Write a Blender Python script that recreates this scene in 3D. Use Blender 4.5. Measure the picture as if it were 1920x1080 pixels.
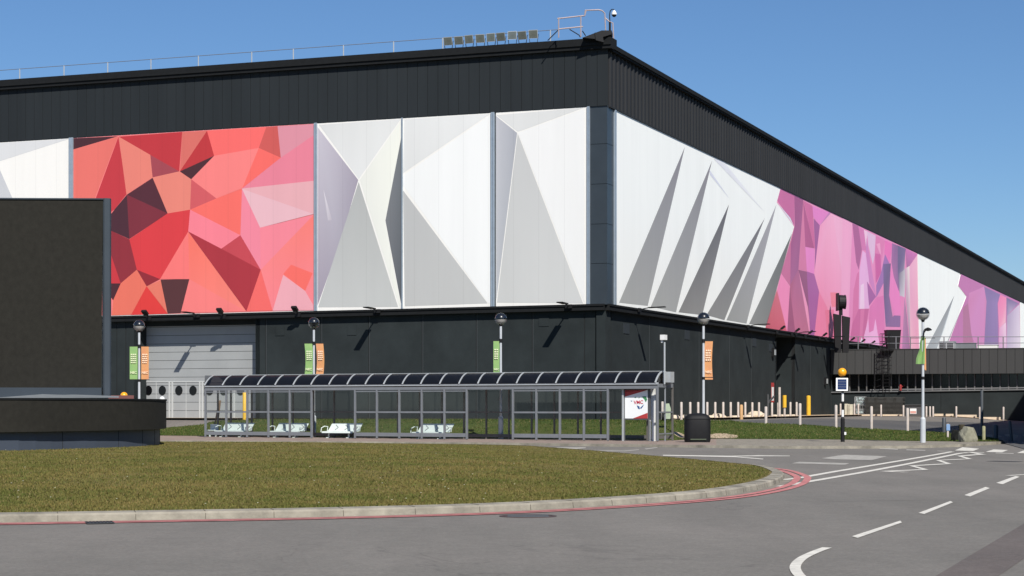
import bpy, bmesh, math, random
from mathutils import Vector, Matrix, noise
random.seed(7)
D = bpy.data
for o in list(D.objects): D.objects.remove(o)
S = bpy.context.scene
COL = S.collection
PI = math.pi

# ---------------------------------------------------------------- camera
EYE, F, HZ = 1.6, 3500.0, 762.0            # eye height, focal length in photo pixels, horizon row
cam = D.objects.new('camera', D.cameras.new('camera'))
COL.objects.link(cam)
cam.location = (0, 0, EYE)
cam.rotation_euler = (PI/2, 0, 0)
cam.data.sensor_width = 36
cam.data.lens = F/1920*36
cam.data.shift_y = (HZ-540)/1920
cam.data.clip_start = .1
cam.data.clip_end = 4000
S.camera = cam
# ---------------------------------------------------------------- sky and sun
SUN = Vector((-.305, 1.01, -1.0)).normalized()      # direction the light travels
EL = math.asin(-SUN.z)
AZ = math.atan2(-SUN.x, -SUN.y)
W = D.worlds.new('World'); S.world = W; W.use_nodes = True
nt = W.node_tree; nt.nodes.clear()
sky = nt.nodes.new('ShaderNodeTexSky'); sky.sky_type = 'NISHITA'; sky.sun_disc = False
sky.sun_elevation = EL; sky.sun_rotation = AZ
sky.air_density = 1.0; sky.dust_density = 0; sky.ozone_density = 10; sky.altitude = 0
bg = nt.nodes.new('ShaderNodeBackground'); bg.inputs['Strength'].default_value = .078
wo = nt.nodes.new('ShaderNodeOutputWorld')
nt.links.new(sky.outputs[0], bg.inputs[0]); nt.links.new(bg.outputs[0], wo.inputs[0])
sl = D.lights.new('sun', 'SUN'); sl.energy = 4.95; sl.angle = math.radians(.5); sl.color = (1, .955, .88)
so = D.objects.new('sun', sl); COL.objects.link(so)
so.rotation_euler = SUN.to_track_quat('-Z', 'Y').to_euler(); so.location = (20, -60, 80)
S.view_settings.view_transform = 'Standard'; S.view_settings.look = 'None'
S.view_settings.exposure = 0.25; S.view_settings.gamma = 1
S.render.engine = 'CYCLES'
S.cycles.max_bounces = 8; S.cycles.transparent_max_bounces = 24

# ---------------------------------------------------------------- helpers
def lin(c):
    out = []
    for v in c:
        v = v/255
        out.append(v/12.92 if v <= .04045 else ((v+.055)/1.055)**2.4)
    return tuple(out)

class MB:
    def __init__(s): s.v = []; s.f = []; s.m = []; s.c = []
    def add(s, vs, fs, m=0, c=None):
        b = len(s.v); s.v += [tuple(v) for v in vs]
        for f in fs:
            s.f.append(tuple(b+i for i in f)); s.m.append(m); s.c.append(c)
        return s
    def hexa(s, p, m=0, c=None):     # 8 points: bottom loop 0-3, top loop 4-7
        return s.add(p, [(3,2,1,0), (4,5,6,7), (0,1,5,4), (1,2,6,5), (2,3,7,6), (3,0,4,7)], m, c)
    def box(s, x0, x1, y0, y1, z0, z1, m=0):
        return s.hexa([(x0,y0,z0),(x1,y0,z0),(x1,y1,z0),(x0,y1,z0),(x0,y0,z1),(x1,y0,z1),(x1,y1,z1),(x0,y1,z1)], m)
    def bar(s, a, b, w, h=None, m=0, up=(0,0,1)):   # square bar from a to b
        a, b = Vector(a), Vector(b); h = h or w
        d = (b-a).normalized(); u = Vector(up)
        if abs(d.dot(u)) > .99: u = Vector((1,0,0))
        r = d.cross(u).normalized()*w/2; q = r.cross(d).normalized()*h/2
        return s.hexa([a-r-q, a+r-q, b+r-q, b-r-q, a-r+q, a+r+q, b+r+q, b-r+q], m)
    def prism(s, pts, vec, m=0):
        pts = [Vector(p) for p in pts]; vec = Vector(vec); n = len(pts)
        s.add(pts+[p+vec for p in pts], [tuple(range(n-1,-1,-1)), tuple(range(n,2*n))] +
              [(i, (i+1)%n, n+(i+1)%n, n+i) for i in range(n)], m)
        return s
    def poly(s, pts, m=0, c=None):
        return s.add(pts, [tuple(range(len(pts)))], m, c)
    def tube(s, path, r, n=10, m=0, caps=True):
        path = [Vector(p) for p in path]; rs = r if isinstance(r, (list, tuple)) else [r]*len(path)
        b = len(s.v); up = None
        for i, p in enumerate(path):
            d = (path[min(i+1, len(path)-1)]-path[max(i-1, 0)]).normalized()
            if up is None:
                up = Vector((0,0,1)) if abs(d.z) < .9 else Vector((1,0,0))
            r1 = d.cross(up).normalized(); up = r1.cross(d).normalized()
            for k in range(n):
                a = 2*PI*k/n
                s.v.append(tuple(p+(r1*math.cos(a)+up*math.sin(a))*rs[i]))
        for i in range(len(path)-1):
            for k in range(n):
                s.f.append((b+i*n+k, b+i*n+(k+1)%n, b+(i+1)*n+(k+1)%n, b+(i+1)*n+k)); s.m.append(m); s.c.append(None)
        if caps:
            s.f.append(tuple(b+k for k in range(n-1,-1,-1))); s.m.append(m); s.c.append(None)
            e = b+(len(path)-1)*n
            s.f.append(tuple(e+k for k in range(n))); s.m.append(m); s.c.append(None)
        return s
    def lathe(s, prof, c=(0,0,0), n=24, m=0):      # prof: (radius, z)
        b = len(s.v)
        for r, z in prof:
            for k in range(n):
                a = 2*PI*k/n
                s.v.append((c[0]+r*math.cos(a), c[1]+r*math.sin(a), c[2]+z))
        for i in range(len(prof)-1):
            for k in range(n):
                s.f.append((b+i*n+k, b+i*n+(k+1)%n, b+(i+1)*n+(k+1)%n, b+(i+1)*n+k)); s.m.append(m); s.c.append(None)
        return s
    def sphere(s, c, r, n=20, m=0, z0=-1, z1=1):
        a0, a1 = math.asin(z0), math.asin(z1)
        k = n//2
        return s.lathe([(max(r*math.cos(a0+(a1-a0)*i/k), 1e-4), r*math.sin(a0+(a1-a0)*i/k)) for i in range(k+1)], c, n, m)

def mesh(name, mb, mats, shift=(0,0,0), smooth=False):
    me = D.meshes.new(name)
    sx, sy, sz = shift
    me.from_pydata([(x-sx, y-sy, z-sz) for x, y, z in mb.v], [], mb.f)
    if not isinstance(mats, (list, tuple)): mats = [mats]
    for m in mats: me.materials.append(m)
    me.polygons.foreach_set('material_index', mb.m)
    if any(c is not None for c in mb.c):
        at = me.color_attributes.new('Col', 'FLOAT_COLOR', 'CORNER')
        buf = []
        for p, c in zip(me.polygons, mb.c):
            n = p.loop_total
            if c is None: c = (1, 1, 1)
            if isinstance(c[0], (tuple, list)):
                for k in range(n): buf += [*c[k % len(c)], 1]
            else: buf += [*c, 1]*n
        at.data.foreach_set('color', buf)
    if smooth: me.polygons.foreach_set('use_smooth', [True]*len(me.polygons))
    me.update()
    if smooth: 
        try: me.set_sharp_from_angle(angle=math.radians(40))
        except Exception: pass
    return me

def tag(o, label=None, cat=None, group=None, kind=None):
    if label: o['label'] = label
    if cat: o['category'] = cat
    if group: o['group'] = group
    if kind: o['kind'] = kind
    return o
def thing(name, label, cat, loc=(0,0,0), rotz=0, group=None):
    o = D.objects.new(name, None); o.empty_display_size = .3; COL.objects.link(o)
    o.location = loc; o.rotation_euler = (0, 0, rotz)
    return tag(o, label, cat, group)
def obj(name, mb, mats, parent=None, world=False, smooth=False, label=None):
    shift = (0,0,0)
    if world and parent is not None:
        shift = tuple(root_of(parent).location)
    o = D.objects.new(name, mesh(name, mb, mats, shift, smooth)); COL.objects.link(o)
    if parent is not None: o.parent = parent
    if label: o['label'] = label
    return o
def root_of(o):
    while o.parent: o = o.parent
    return o
def solo(name, mb, mats, loc, label, cat, group=None, smooth=False, rotz=0, world=True):
    o = D.objects.new(name, mesh(name, mb, mats, loc if world else (0,0,0), smooth)); COL.objects.link(o)
    o.location = loc; o.rotation_euler = (0,0,rotz)
    return tag(o, label, cat, group)
def dup(root, loc, rotz=0, label=None, group=None):
    r = root.copy(); COL.objects.link(r); r.location = loc; r.rotation_euler = (0,0,rotz)
    if label: r['label'] = label
    if group: r['group'] = group
    for ch in list(root.children):
        c = ch.copy(); COL.objects.link(c); c.parent = r
        for g in list(ch.children):
            e = g.copy(); COL.objects.link(e); e.parent = c
    return r
def struct(name, mb, mats, kind='structure', smooth=False):
    o = D.objects.new(name, mesh(name, mb, mats, (0,0,0), smooth)); COL.objects.link(o)
    o['kind'] = kind
    return o
def text_mesh(txt, size, name, mat, parent, org, ex, ey, depth=.004, bold=0):
    """flat letters: ex = reading direction, ey = up, org = centre, all in the parent's space"""
    cu = D.curves.new(name, 'FONT'); cu.body = txt; cu.size = size; cu.align_x = 'CENTER'; cu.align_y = 'CENTER'
    cu.extrude = depth; cu.offset = bold; cu.resolution_u = 3
    to = D.objects.new(name, cu); COL.objects.link(to)
    bpy.context.view_layer.update()
    dg = bpy.context.evaluated_depsgraph_get()
    me = D.meshes.new_from_object(to.evaluated_get(dg))
    D.objects.remove(to)
    ex, ey = Vector(ex).normalized(), Vector(ey).normalized(); ez = ex.cross(ey)
    M = Matrix((ex, ey, ez)).transposed().to_4x4(); M.translation = Vector(org)
    me.transform(M); me.materials.clear(); me.materials.append(mat)
    o = D.objects.new(name, me); COL.objects.link(o); o.parent = parent
    return o

# ---------------------------------------------------------------- materials
def mat(name, col, rough=.6, metal=0, var=.0, vscale=3.0, bump=0, bscale=40, spec=.5, attr=False, col2=None, streak=False):
    m = D.materials.new(name); m.use_nodes = True; t = m.node_tree
    b = t.nodes['Principled BSDF']
    b.inputs['Roughness'].default_value = rough; b.inputs['Metallic'].default_value = metal
    b.inputs['Specular IOR Level'].default_value = spec
    b.inputs['Base Color'].default_value = (*col, 1)
    src = None
    if attr:
        a = t.nodes.new('ShaderNodeAttribute'); a.attribute_name = 'Col'; src = a.outputs['Color']
    tc = t.nodes.new('ShaderNodeTexCoord')
    if var or col2:
        n = t.nodes.new('ShaderNodeTexNoise'); n.inputs['Scale'].default_value = vscale; n.inputs['Detail'].default_value = 6
        n.inputs['Roughness'].default_value = .65
        if streak:
            mp = t.nodes.new('ShaderNodeMapping'); mp.inputs['Scale'].default_value = (1, 1, .08)
            t.links.new(tc.outputs['Object'], mp.inputs[0]); t.links.new(mp.outputs[0], n.inputs['Vector'])
        else: t.links.new(tc.outputs['Object'], n.inputs['Vector'])
        mx = t.nodes.new('ShaderNodeMix'); mx.data_type = 'RGBA'
        if col2:
            mx.inputs[6].default_value = (*col, 1); mx.inputs[7].default_value = (*col2, 1)
            r = t.nodes.new('ShaderNodeMapRange'); r.inputs[1].default_value = .35; r.inputs[2].default_value = .65
            t.links.new(n.outputs[0], r.inputs[0]); t.links.new(r.outputs[0], mx.inputs[0])
        else:
            mx.blend_type = 'MULTIPLY'; mx.inputs[0].default_value = 1
            r = t.nodes.new('ShaderNodeMapRange'); r.inputs[1].default_value = .3; r.inputs[2].default_value = .7
            r.inputs[3].default_value = 1-var; r.inputs[4].default_value = 1+var
            t.links.new(n.outputs[0], r.inputs[0])
            if src: t.links.new(src, mx.inputs[6])
            else: mx.inputs[6].default_value = (*col, 1)
            t.links.new(r.outputs[0], mx.inputs[7])
        src = mx.outputs[2]
    if src: t.links.new(src, b.inputs['Base Color'])
    if bump:
        n2 = t.nodes.new('ShaderNodeTexNoise'); n2.inputs['Scale'].default_value = bscale; n2.inputs['Detail'].default_value = 4
        t.links.new(tc.outputs['Object'], n2.inputs['Vector'])
        bp = t.nodes.new('ShaderNodeBump'); bp.inputs['Strength'].default_value = bump; bp.inputs['Distance'].default_value = .02
        t.links.new(n2.outputs[0], bp.inputs['Height']); t.links.new(bp.outputs[0], b.inputs['Normal'])
    return m

def ramp_noise(t, tc, scale, stops, detail=8, rough=.6, mapping=None, dist=0):
    n = t.nodes.new('ShaderNodeTexNoise'); n.inputs['Scale'].default_value = scale
    n.inputs['Detail'].default_value = detail; n.inputs['Roughness'].default_value = rough; n.inputs['Distortion'].default_value = dist
    if mapping:
        mp = t.nodes.new('ShaderNodeMapping'); mp.inputs['Scale'].default_value = mapping
        t.links.new(tc, mp.inputs[0]); t.links.new(mp.outputs[0], n.inputs['Vector'])
    else: t.links.new(tc, n.inputs['Vector'])
    r = t.nodes.new('ShaderNodeValToRGB')
    r.color_ramp.elements[0].position = stops[0][0]; r.color_ramp.elements[0].color = (*stops[0][1], 1)
    r.color_ramp.elements[1].position = stops[-1][0]; r.color_ramp.elements[1].color = (*stops[-1][1], 1)
    for p, c in stops[1:-1]:
        e = r.color_ramp.elements.new(p); e.color = (*c, 1)
    t.links.new(n.outputs[0], r.inputs[0])
    return n, r.outputs[0]
def mixn(t, a, b, f, mode='MIX'):
    x = t.nodes.new('ShaderNodeMix'); x.data_type = 'RGBA'; x.blend_type = mode
    for s, i in ((a, 6), (b, 7)):
        if hasattr(s, 'links'): t.links.new(s, x.inputs[i])
        else: x.inputs[i].default_value = (*s, 1)
    if hasattr(f, 'links'): t.links.new(f, x.inputs[0])
    else: x.inputs[0].default_value = f
    return x.outputs[2]

def asphalt_mat(name, base, warm):
    m = D.materials.new(name); m.use_nodes = True; t = m.node_tree; b = t.nodes['Principled BSDF']
    tc = t.nodes.new('ShaderNodeTexCoord').outputs['Object']
    b.inputs['Roughness'].default_value = .85; b.inputs['Specular IOR Level'].default_value = .3
    g = lambda k: tuple(c*k for c in base)
    _, big = ramp_noise(t, tc, .12, [(.35, g(.93)), (.65, tuple(c*1.06 for c in warm))], 5, .6)
    _, tracks = ramp_noise(t, tc, .5, [(.3, (.92,)*3), (.7, (1.08,)*3)], 4, .6, (1.6, .25, 1))
    _, fine = ramp_noise(t, tc, 17, [(.25, (.55,)*3), (.5, (1,)*3), (.75, (1.55,)*3)], 6, .85)
    _, mid = ramp_noise(t, tc, 3.2, [(.35, (.9,)*3), (.65, (1.1,)*3)], 6, .75)
    c = mixn(t, big, tracks, 1, 'MULTIPLY'); c = mixn(t, c, fine, .75, 'MULTIPLY'); c = mixn(t, c, mid, .8, 'MULTIPLY')
    # thin wandering cracks
    n, crack = ramp_noise(t, tc, .22, [(.495, (1,)*3), (.4988, (.78,)*3), (.5012, (.78,)*3), (.505, (1,)*3)], 5, .62, (1, .7, 1), .6)
    _, gate = ramp_noise(t, tc, .09, [(.5, (0,)*3), (.56, (1,)*3)], 2, .5)
    c = mixn(t, c, mixn(t, (1,1,1), crack, gate), 1, 'MULTIPLY')
    t.links.new(c, b.inputs['Base Color'])
    n2 = t.nodes.new('ShaderNodeTexNoise'); n2.inputs['Scale'].default_value = 60; t.links.new(tc, n2.inputs['Vector'])
    bp = t.nodes.new('ShaderNodeBump'); bp.inputs['Strength'].default_value = .5; bp.inputs['Distance'].default_value = .01
    t.links.new(n2.outputs[0], bp.inputs['Height']); t.links.new(bp.outputs[0], b.inputs['Normal'])
    return m
def grass_mat(name, g1, g2, dry, dryamt=.5, patch=.35):
    m = D.materials.new(name); m.use_nodes = True; t = m.node_tree; b = t.nodes['Principled BSDF']
    tc = t.nodes.new('ShaderNodeTexCoord').outputs['Object']
    b.inputs['Roughness'].default_value = .9; b.inputs['Specular IOR Level'].default_value = .1
    _, a = ramp_noise(t, tc, patch, [(.35, g1), (.65, g2)], 6, .65)
    _, dfac = ramp_noise(t, tc, 1.1, [(.42, (0,)*3), (.66, (dryamt,)*3)], 7, .75, (1, .6, 1))
    c = mixn(t, a, dry, dfac)
    _, fine = ramp_noise(t, tc, 14, [(.3, (.55,)*3), (.7, (1.5,)*3)], 6, .8)
    c = mixn(t, c, fine, .8, 'MULTIPLY')
    t.links.new(c, b.inputs['Base Color'])
    n2 = t.nodes.new('ShaderNodeTexNoise'); n2.inputs['Scale'].default_value = 9; n2.inputs['Detail'].default_value = 6
    t.links.new(tc, n2.inputs['Vector'])
    bp = t.nodes.new('ShaderNodeBump'); bp.inputs['Strength'].default_value = .7; bp.inputs['Distance'].default_value = .06
    t.links.new(n2.outputs[0], bp.inputs['Height']); t.links.new(bp.outputs[0], b.inputs['Normal'])
    return m
def glass_mat(name, tint, refl=.06, rough=.02):
    m = D.materials.new(name); m.use_nodes = True; t = m.node_tree
    for n in list(t.nodes):
        if n.type != 'OUTPUT_MATERIAL': t.nodes.remove(n)
    out = [n for n in t.nodes if n.type == 'OUTPUT_MATERIAL'][0]
    tr = t.nodes.new('ShaderNodeBsdfTransparent'); tr.inputs[0].default_value = (*tint, 1)
    gl = t.nodes.new('ShaderNodeBsdfGlossy'); gl.inputs['Roughness'].default_value = rough
    fr = t.nodes.new('ShaderNodeLayerWeight'); fr.inputs[0].default_value = .25
    mx = t.nodes.new('ShaderNodeMixShader')
    mu = t.nodes.new('ShaderNodeMath'); mu.operation = 'MULTIPLY_ADD'; mu.inputs[1].default_value = .35; mu.inputs[2].default_value = refl
    t.links.new(fr.outputs['Facing'], mu.inputs[0]); t.links.new(mu.outputs[0], mx.inputs[0])
    t.links.new(tr.outputs[0], mx.inputs[1]); t.links.new(gl.outputs[0], mx.inputs[2]); t.links.new(mx.outputs[0], out.inputs[0])
    return m

M_asphalt = asphalt_mat('asphalt', (.168, .157, .138), (.178, .163, .144))
M_patch = asphalt_mat('asphalt_patch', (.125, .108, .098), (.135, .112, .10))
M_lane = asphalt_mat('asphalt_lane', (.085, .085, .085), (.095, .092, .088))
M_lawn = grass_mat('lawn_grass', (.082, .078, .022), (.125, .100, .034), (.24, .185, .085), .6, .22)
M_bank = grass_mat('bank_grass', (.042, .062, .014), (.06, .085, .02), (.16, .13, .05), .35, .5)
M_kerb = mat('kerb_concrete', (.255, .232, .185), .9, var=.5, vscale=1.3, bump=.4, bscale=30)
M_pave = mat('pavement_slabs', (.25, .19, .155), .9, var=.25, vscale=1.5, bump=.3, bscale=20)
M_cobble = mat('pavement_pale', (.225, .20, .16), .9, var=.4, vscale=6, bump=.5, bscale=14)
M_sand = mat('sandy_ground', (.42, .32, .22), .95, var=.25, vscale=1.2, bump=.5, bscale=12)
M_white_paint = mat('road_paint_white', (.62, .59, .52), .75, var=.22, vscale=5)
M_white_worn = mat('road_paint_worn', (.36, .34, .30), .8, var=.3, vscale=4)
M_red_paint = mat('road_paint_red', (.46, .17, .16), .85, var=.35, vscale=4)
M_print = mat('printed_panel', (1,1,1), .55, var=.035, vscale=.5, attr=True, streak=True, spec=.35)
def add_seams(m, direction, pitch, depth):
    t = m.node_tree; b = t.nodes['Principled BSDF']; src = b.inputs['Base Color'].links[0].from_socket
    g = t.nodes.new('ShaderNodeNewGeometry'); d = t.nodes.new('ShaderNodeVectorMath'); d.operation = 'DOT_PRODUCT'; d.inputs[1].default_value = direction
    t.links.new(g.outputs['Position'], d.inputs[0])
    q = t.nodes.new('ShaderNodeMath'); q.operation = 'DIVIDE'; q.inputs[1].default_value = pitch; t.links.new(d.outputs['Value'], q.inputs[0])
    f = t.nodes.new('ShaderNodeMath'); f.operation = 'FRACT'; t.links.new(q.outputs[0], f.inputs[0])
    c = t.nodes.new('ShaderNodeMath'); c.operation = 'LESS_THAN'; c.inputs[1].default_value = .02; t.links.new(f.outputs[0], c.inputs[0])
    r_ = t.nodes.new('ShaderNodeMapRange'); r_.inputs[3].default_value = 1; r_.inputs[4].default_value = 1-depth; t.links.new(c.outputs[0], r_.inputs[0])
    o = mixn(t, src, (1,1,1), 1, 'MULTIPLY'); x = o.node; t.links.new(r_.outputs[0], x.inputs[7]); t.links.new(o, b.inputs['Base Color'])
add_seams(M_print, (.9315, -.3638, 0), 1.55, .10)
M_print_r = mat('printed_panel_side', (1,1,1), .55, var=.03, vscale=.5, attr=True, streak=True, spec=.3)
add_seams(M_print_r, (.3638, .9315, 0), 1.55, .07)
M_clad_l = mat('cladding_charcoal', (.020, .024, .027), .7, spec=.15, var=.12, vscale=.6, streak=True)
M_clad_r = mat('cladding_corrugated', (.026, .027, .029), .7, spec=.15, var=.12, vscale=.6, streak=True)
M_joint = mat('joint_shadow_gap', (.008, .009, .010), .8)
M_wall = mat('wall_charcoal_concrete', (.0235, .029, .0305), .95, spec=.15, var=.22, vscale=.45, bump=.3, bscale=20, streak=False)
M_pier = mat('pier_blue_grey', (.031, .039, .047), .35, var=.1, vscale=.8)
M_frame = mat('frame_aluminium', (.36, .42, .48), .4, metal=.4, var=.08)
M_black = mat('black_metal', (.010, .010, .011), .6, spec=.25)
M_ledge = mat('ledge_black', (.011, .012, .013), .8, spec=.15, var=.15)
M_shutter = mat('shutter_grey', (.30, .31, .31), .5, var=.06, vscale=.7)
M_shutter_lt = mat('shutter_frame_pale', (.46, .47, .46), .5)
M_porthole = mat('porthole_dark_glass', (.004, .004, .005), .15)
M_grey = mat('painted_grey_steel', (.20, .21, .225), .45, metal=.2, var=.08)
M_grey_dk = mat('dark_grey_steel', (.075, .078, .082), .5, metal=.1, var=.1)
M_grey_lt = mat('pale_steel', (.42, .44, .45), .4, metal=.2, var=.08)
M_galv = mat('galvanised_rail', (.42, .34, .33), .5, metal=.3, var=.1)
M_screen = mat('led_screen_face', (.0235, .022, .018), .8, spec=.15, var=.16, vscale=5)
M_screen_case = mat('led_screen_case', (.050, .062, .076), .55, spec=.15, var=.08, vscale=.8)
M_slate = mat('plinth_blue_grey', (.050, .062, .085), .55, var=.1, vscale=.8)
M_ledgetop = mat('platform_top', (.17, .185, .195), .6, var=.1)
M_white = mat('white_paint', (.72, .72, .70), .45, var=.05)
M_mint = mat('bench_pale_enamel', (.62, .68, .65), .5, var=.05)
M_yellow = mat('yellow_paint', (.72, .42, .03), .5, var=.08)
M_orange = mat('beacon_orange', (.85, .36, .012), .3, var=.03)
M_bin = mat('bin_black_plastic', (.010, .010, .011), .6, spec=.2, var=.15, vscale=4)
M_glass = glass_mat('shelter_glass', (.93, .95, .95), .012)
M_roofglass = glass_mat('roof_tinted_sheet', (.10, .085, .085), .012, .4)
M_globe = glass_mat('globe_clear', (.93, .94, .95), .03)
M_globe_cap = mat('globe_dark_reflector', (.012, .013, .015), .3)
M_globe_low = mat('globe_grey_diffuser', (.40, .38, .35), .5)
M_flood = mat('floodlight_glass', (.15, .165, .145), .25, metal=.3, var=.15, vscale=3)
M_solar = mat('solar_cells', (.018, .03, .085), .2)
M_green = mat('banner_green', (.17, .33, .12), .7, col2=(.24, .38, .12), vscale=1.6)
M_orange_b = mat('banner_orange', (.52, .22, .10), .7, col2=(.60, .30, .10), vscale=1.6)
M_print_pale = mat('banner_pale_ink', (.62, .66, .42), .7)
M_print_pale2 = mat('banner_pale_ink_warm', (.80, .58, .40), .7)
M_rock = mat('boulder_stone', (.17, .165, .12), .95, col2=(.26, .25, .19), vscale=3, bump=.8, bscale=10)
M_rock_dk = mat('boulder_dark_stone', (.010, .011, .010), .95, spec=.1, col2=(.022, .022, .02), vscale=3, bump=.8, bscale=10)
M_stump = mat('stump_bark', (.06, .05, .03), .95, var=.3)
M_post = mat('bollard_pale_timber', (.50, .44, .40), .7, var=.15, vscale=2)
M_wood_ok = mat('post_mossy_timber', (.30, .29, .17), .9, var=.2)
M_annex_clad = mat('annex_cladding_grey', (.056, .057, .057), .7, spec=.15, var=.1, vscale=.6, streak=True)
M_seam = mat('panel_edge_strip', (.055, .062, .066), .7, spec=.2)
M_vent = mat('vent_cover', (.030, .036, .042), .8, spec=.2)
M_win = mat('annex_window_glass', (.006, .007, .008), .12)
M_red = mat('red_paint', (.40, .04, .04), .5)
M_paper = mat('poster_white', (.80, .82, .82), .4)
M_cream = mat('cream_board', (.55, .52, .42), .8, var=.15)
M_timber = mat('weathered_slats', (.045, .045, .042), .8, var=.3, vscale=2)
M_roof = mat('roof_membrane', (.10, .10, .10), .9, var=.1)

# ---------------------------------------------------------------- terrain
def sm(t):
    t = max(0., min(1., t)); return t*t*(3-2*t)
EDGE = [(-80, 118), (-40, 108), (-15.5, 94.6), (-14.2, 93.6), (7.2, 82.6), (8.6, 86.6), (14.6, 84.6), (17, 81), (19.8, 79.5), (24, 79.5), (60, 79.5)]
def edge(x):
    for (a, b), (c, d) in zip(EDGE, EDGE[1:]):
        if x <= c: return b+(d-b)*(x-a)/(c-a) if x > a else b
    return EDGE[-1][1]
def hgt(x, y):
    s = x-.39*(y-100)
    H = .76-(.48)*sm((s-14)/8)
    w = 8
    return H*sm((y-edge(x))/w)
def ray(px, py): return Vector(((px-960)/F, 1, (HZ-py)/F))
def G(px, py, dz=0):            # the ground point seen at a photo pixel
    r = ray(px, py); y = 12.
    while y < 320:
        if EYE+r.z*y <= hgt(r.x*y, y): break
        y += .05
    return Vector((r.x*y, y, hgt(r.x*y, y)+dz))
def at(px, py, y): 
    r = ray(px, py); return Vector((r.x*y, y, EYE+r.z*y))

xs = [-900,-500,-300,-200,-140,-110,-90,-75]+[-60+i*1.0 for i in range(0, 121)]+[70,85,110,150,220,320,500,900]
ys = [-400,-150,-60,-30,-10,0,10,20,30,40,50,60]+[66+i*1.0 for i in range(0, 62)]+[132,140,150,160,175,190,210,240,280,340,450,700,1200,2500]
mb = MB(); nx = len(xs)
for y in ys:
    for x in xs: mb.v.append((x, y, hgt(x, y)))
for j in range(len(ys)-1):
    for i in range(nx-1):
        mb.f.append((j*nx+i, j*nx+i+1, (j+1)*nx+i+1, (j+1)*nx+i)); mb.m.append(0); mb.c.append(None)
struct('ground', mb, M_asphalt, smooth=True)

def strip(name, near, far, rows, dz, m, kind='structure', skirt=0, follow=True):
    mb = MB(); n = len(near)
    for j in range(rows+1):
        for a, b in zip(near, far):
            p = Vector(a).lerp(Vector(b), j/rows)
            mb.v.append((p.x, p.y, (hgt(p.x, p.y) if follow else 0)+dz))
    for j in range(rows):
        for i in range(n-1):
            mb.f.append((j*n+i, j*n+i+1, (j+1)*n+i+1, (j+1)*n+i)); mb.m.append(0); mb.c.append(None)
    if skirt:
        for i in range(n-1):
            a, b = mb.v[i], mb.v[i+1]
            mb.add([a, b, (b[0], b[1], b[2]-skirt), (a[0], a[1], a[2]-skirt)], [(3,2,1,0)])
    return struct(name, mb, m, kind)
def dense(pts, step=1.2):
    out = []
    for a, b in zip(pts, pts[1:]):
        n = max(1, int((b-a).length/step))
        out += [a.lerp(b, k/n) for k in range(n)]
    return out+[pts[-1]]
def lerp_px(pts, n):
    out = []
    for k in range(n+1):
        x = pts[0][0]+(pts[-1][0]-pts[0][0])*k/n
        for (a, b), (c, d) in zip(pts, pts[1:]):
            if x <= c+1e-6: out.append((x, b+(d-b)*(x-a)/(c-a))); break
    return out
def flat(px, py): r = ray(px, py); y = -EYE/r.z; return Vector((r.x*y, y, 0))
def catmull(pts, k=6):
    out = []; n = len(pts)
    for i in range(n-1):
        p0, p1, p2, p3 = pts[max(i-1,0)], pts[i], pts[i+1], pts[min(i+2,n-1)]
        for j in range(k):
            t = j/k
            out.append(.5*((2*p1)+(p2-p0)*t+(2*p0-5*p1+4*p2-p3)*t*t+(3*p1-p0-3*p2+p3)*t**3))
    return out+[pts[-1]]

# ---- island: outline of the kerb's outer foot
isl = [flat(*p) for p in [(0,980),(300,975),(600,969.5),(900,961),(1100,951),(1250,940.5),(1350,930.5),(1420,918.5),(1455,908.5),
       (1469,899.5),(1468,892.5),(1439,882),(1388,876),(1307,867.7),(1215,859.5),(1128,851.5),(1045,845)]]
isl += [Vector(p+(0,)) for p in [(.2,71.5),(-4,74.5),(-10,76),(-20,75),(-30,70),(-37,60),(-38,48),(-33,36),(-24,29.5),(-14,26.6)]]
isl = catmull(isl+[isl[0]], 7)[:-1]
NI = len(isl)
def offs(loop, d):       # closed loop moved outwards by d (loop runs counter-clockwise seen from above)
    out = []
    n = len(loop)
    for i in range(n):
        t = (loop[(i+1) % n]-loop[i-1]).normalized()
        out.append(loop[i]+Vector((t.y, -t.x, 0))*d)
    return out
area = sum(isl[i].x*isl[(i+1)%NI].y-isl[(i+1)%NI].x*isl[i].y for i in range(NI))
SG = 1 if area > 0 else -1
k_in = offs(isl, -SG*.28)
# kerb stones with joints
mb = MB()
prof = [(0, 0), (-.012, .085), (-.035, .112), (-.28, .125)]
rings = [[p+Vector((0,0,z)) for p in offs(isl, SG*o)] for o, z in prof]
for a, b in zip(rings, rings[1:]):
    for i in range(NI):
        j = (i+1) % NI
        mb.add([a[i], a[j], b[j], b[i]], [(0,1,2,3)])
struct('kerb', mb, M_kerb, smooth=False)
M_channel_dk = mat('kerb_joint_dirt', (.07,.06,.045), .9)
acc = 0; mj = MB()
for i in range(NI):
    L = (isl[(i+1)%NI]-isl[i]).length
    acc += L
    if acc > .914:
        acc = 0; a = isl[i]; t = (isl[(i+1)%NI]-isl[i-1]).normalized(); nn = Vector((t.y,-t.x,0))*SG
        mj.bar(a+nn*.003+Vector((0,0,.0)), a-nn*.012+Vector((0,0,.09)), .007, .006)
        mj.bar(a-nn*.03+Vector((0,0,.116)), a-nn*.28+Vector((0,0,.126)), .007, .004)
struct('kerb_joints', mj, M_channel_dk)
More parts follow.
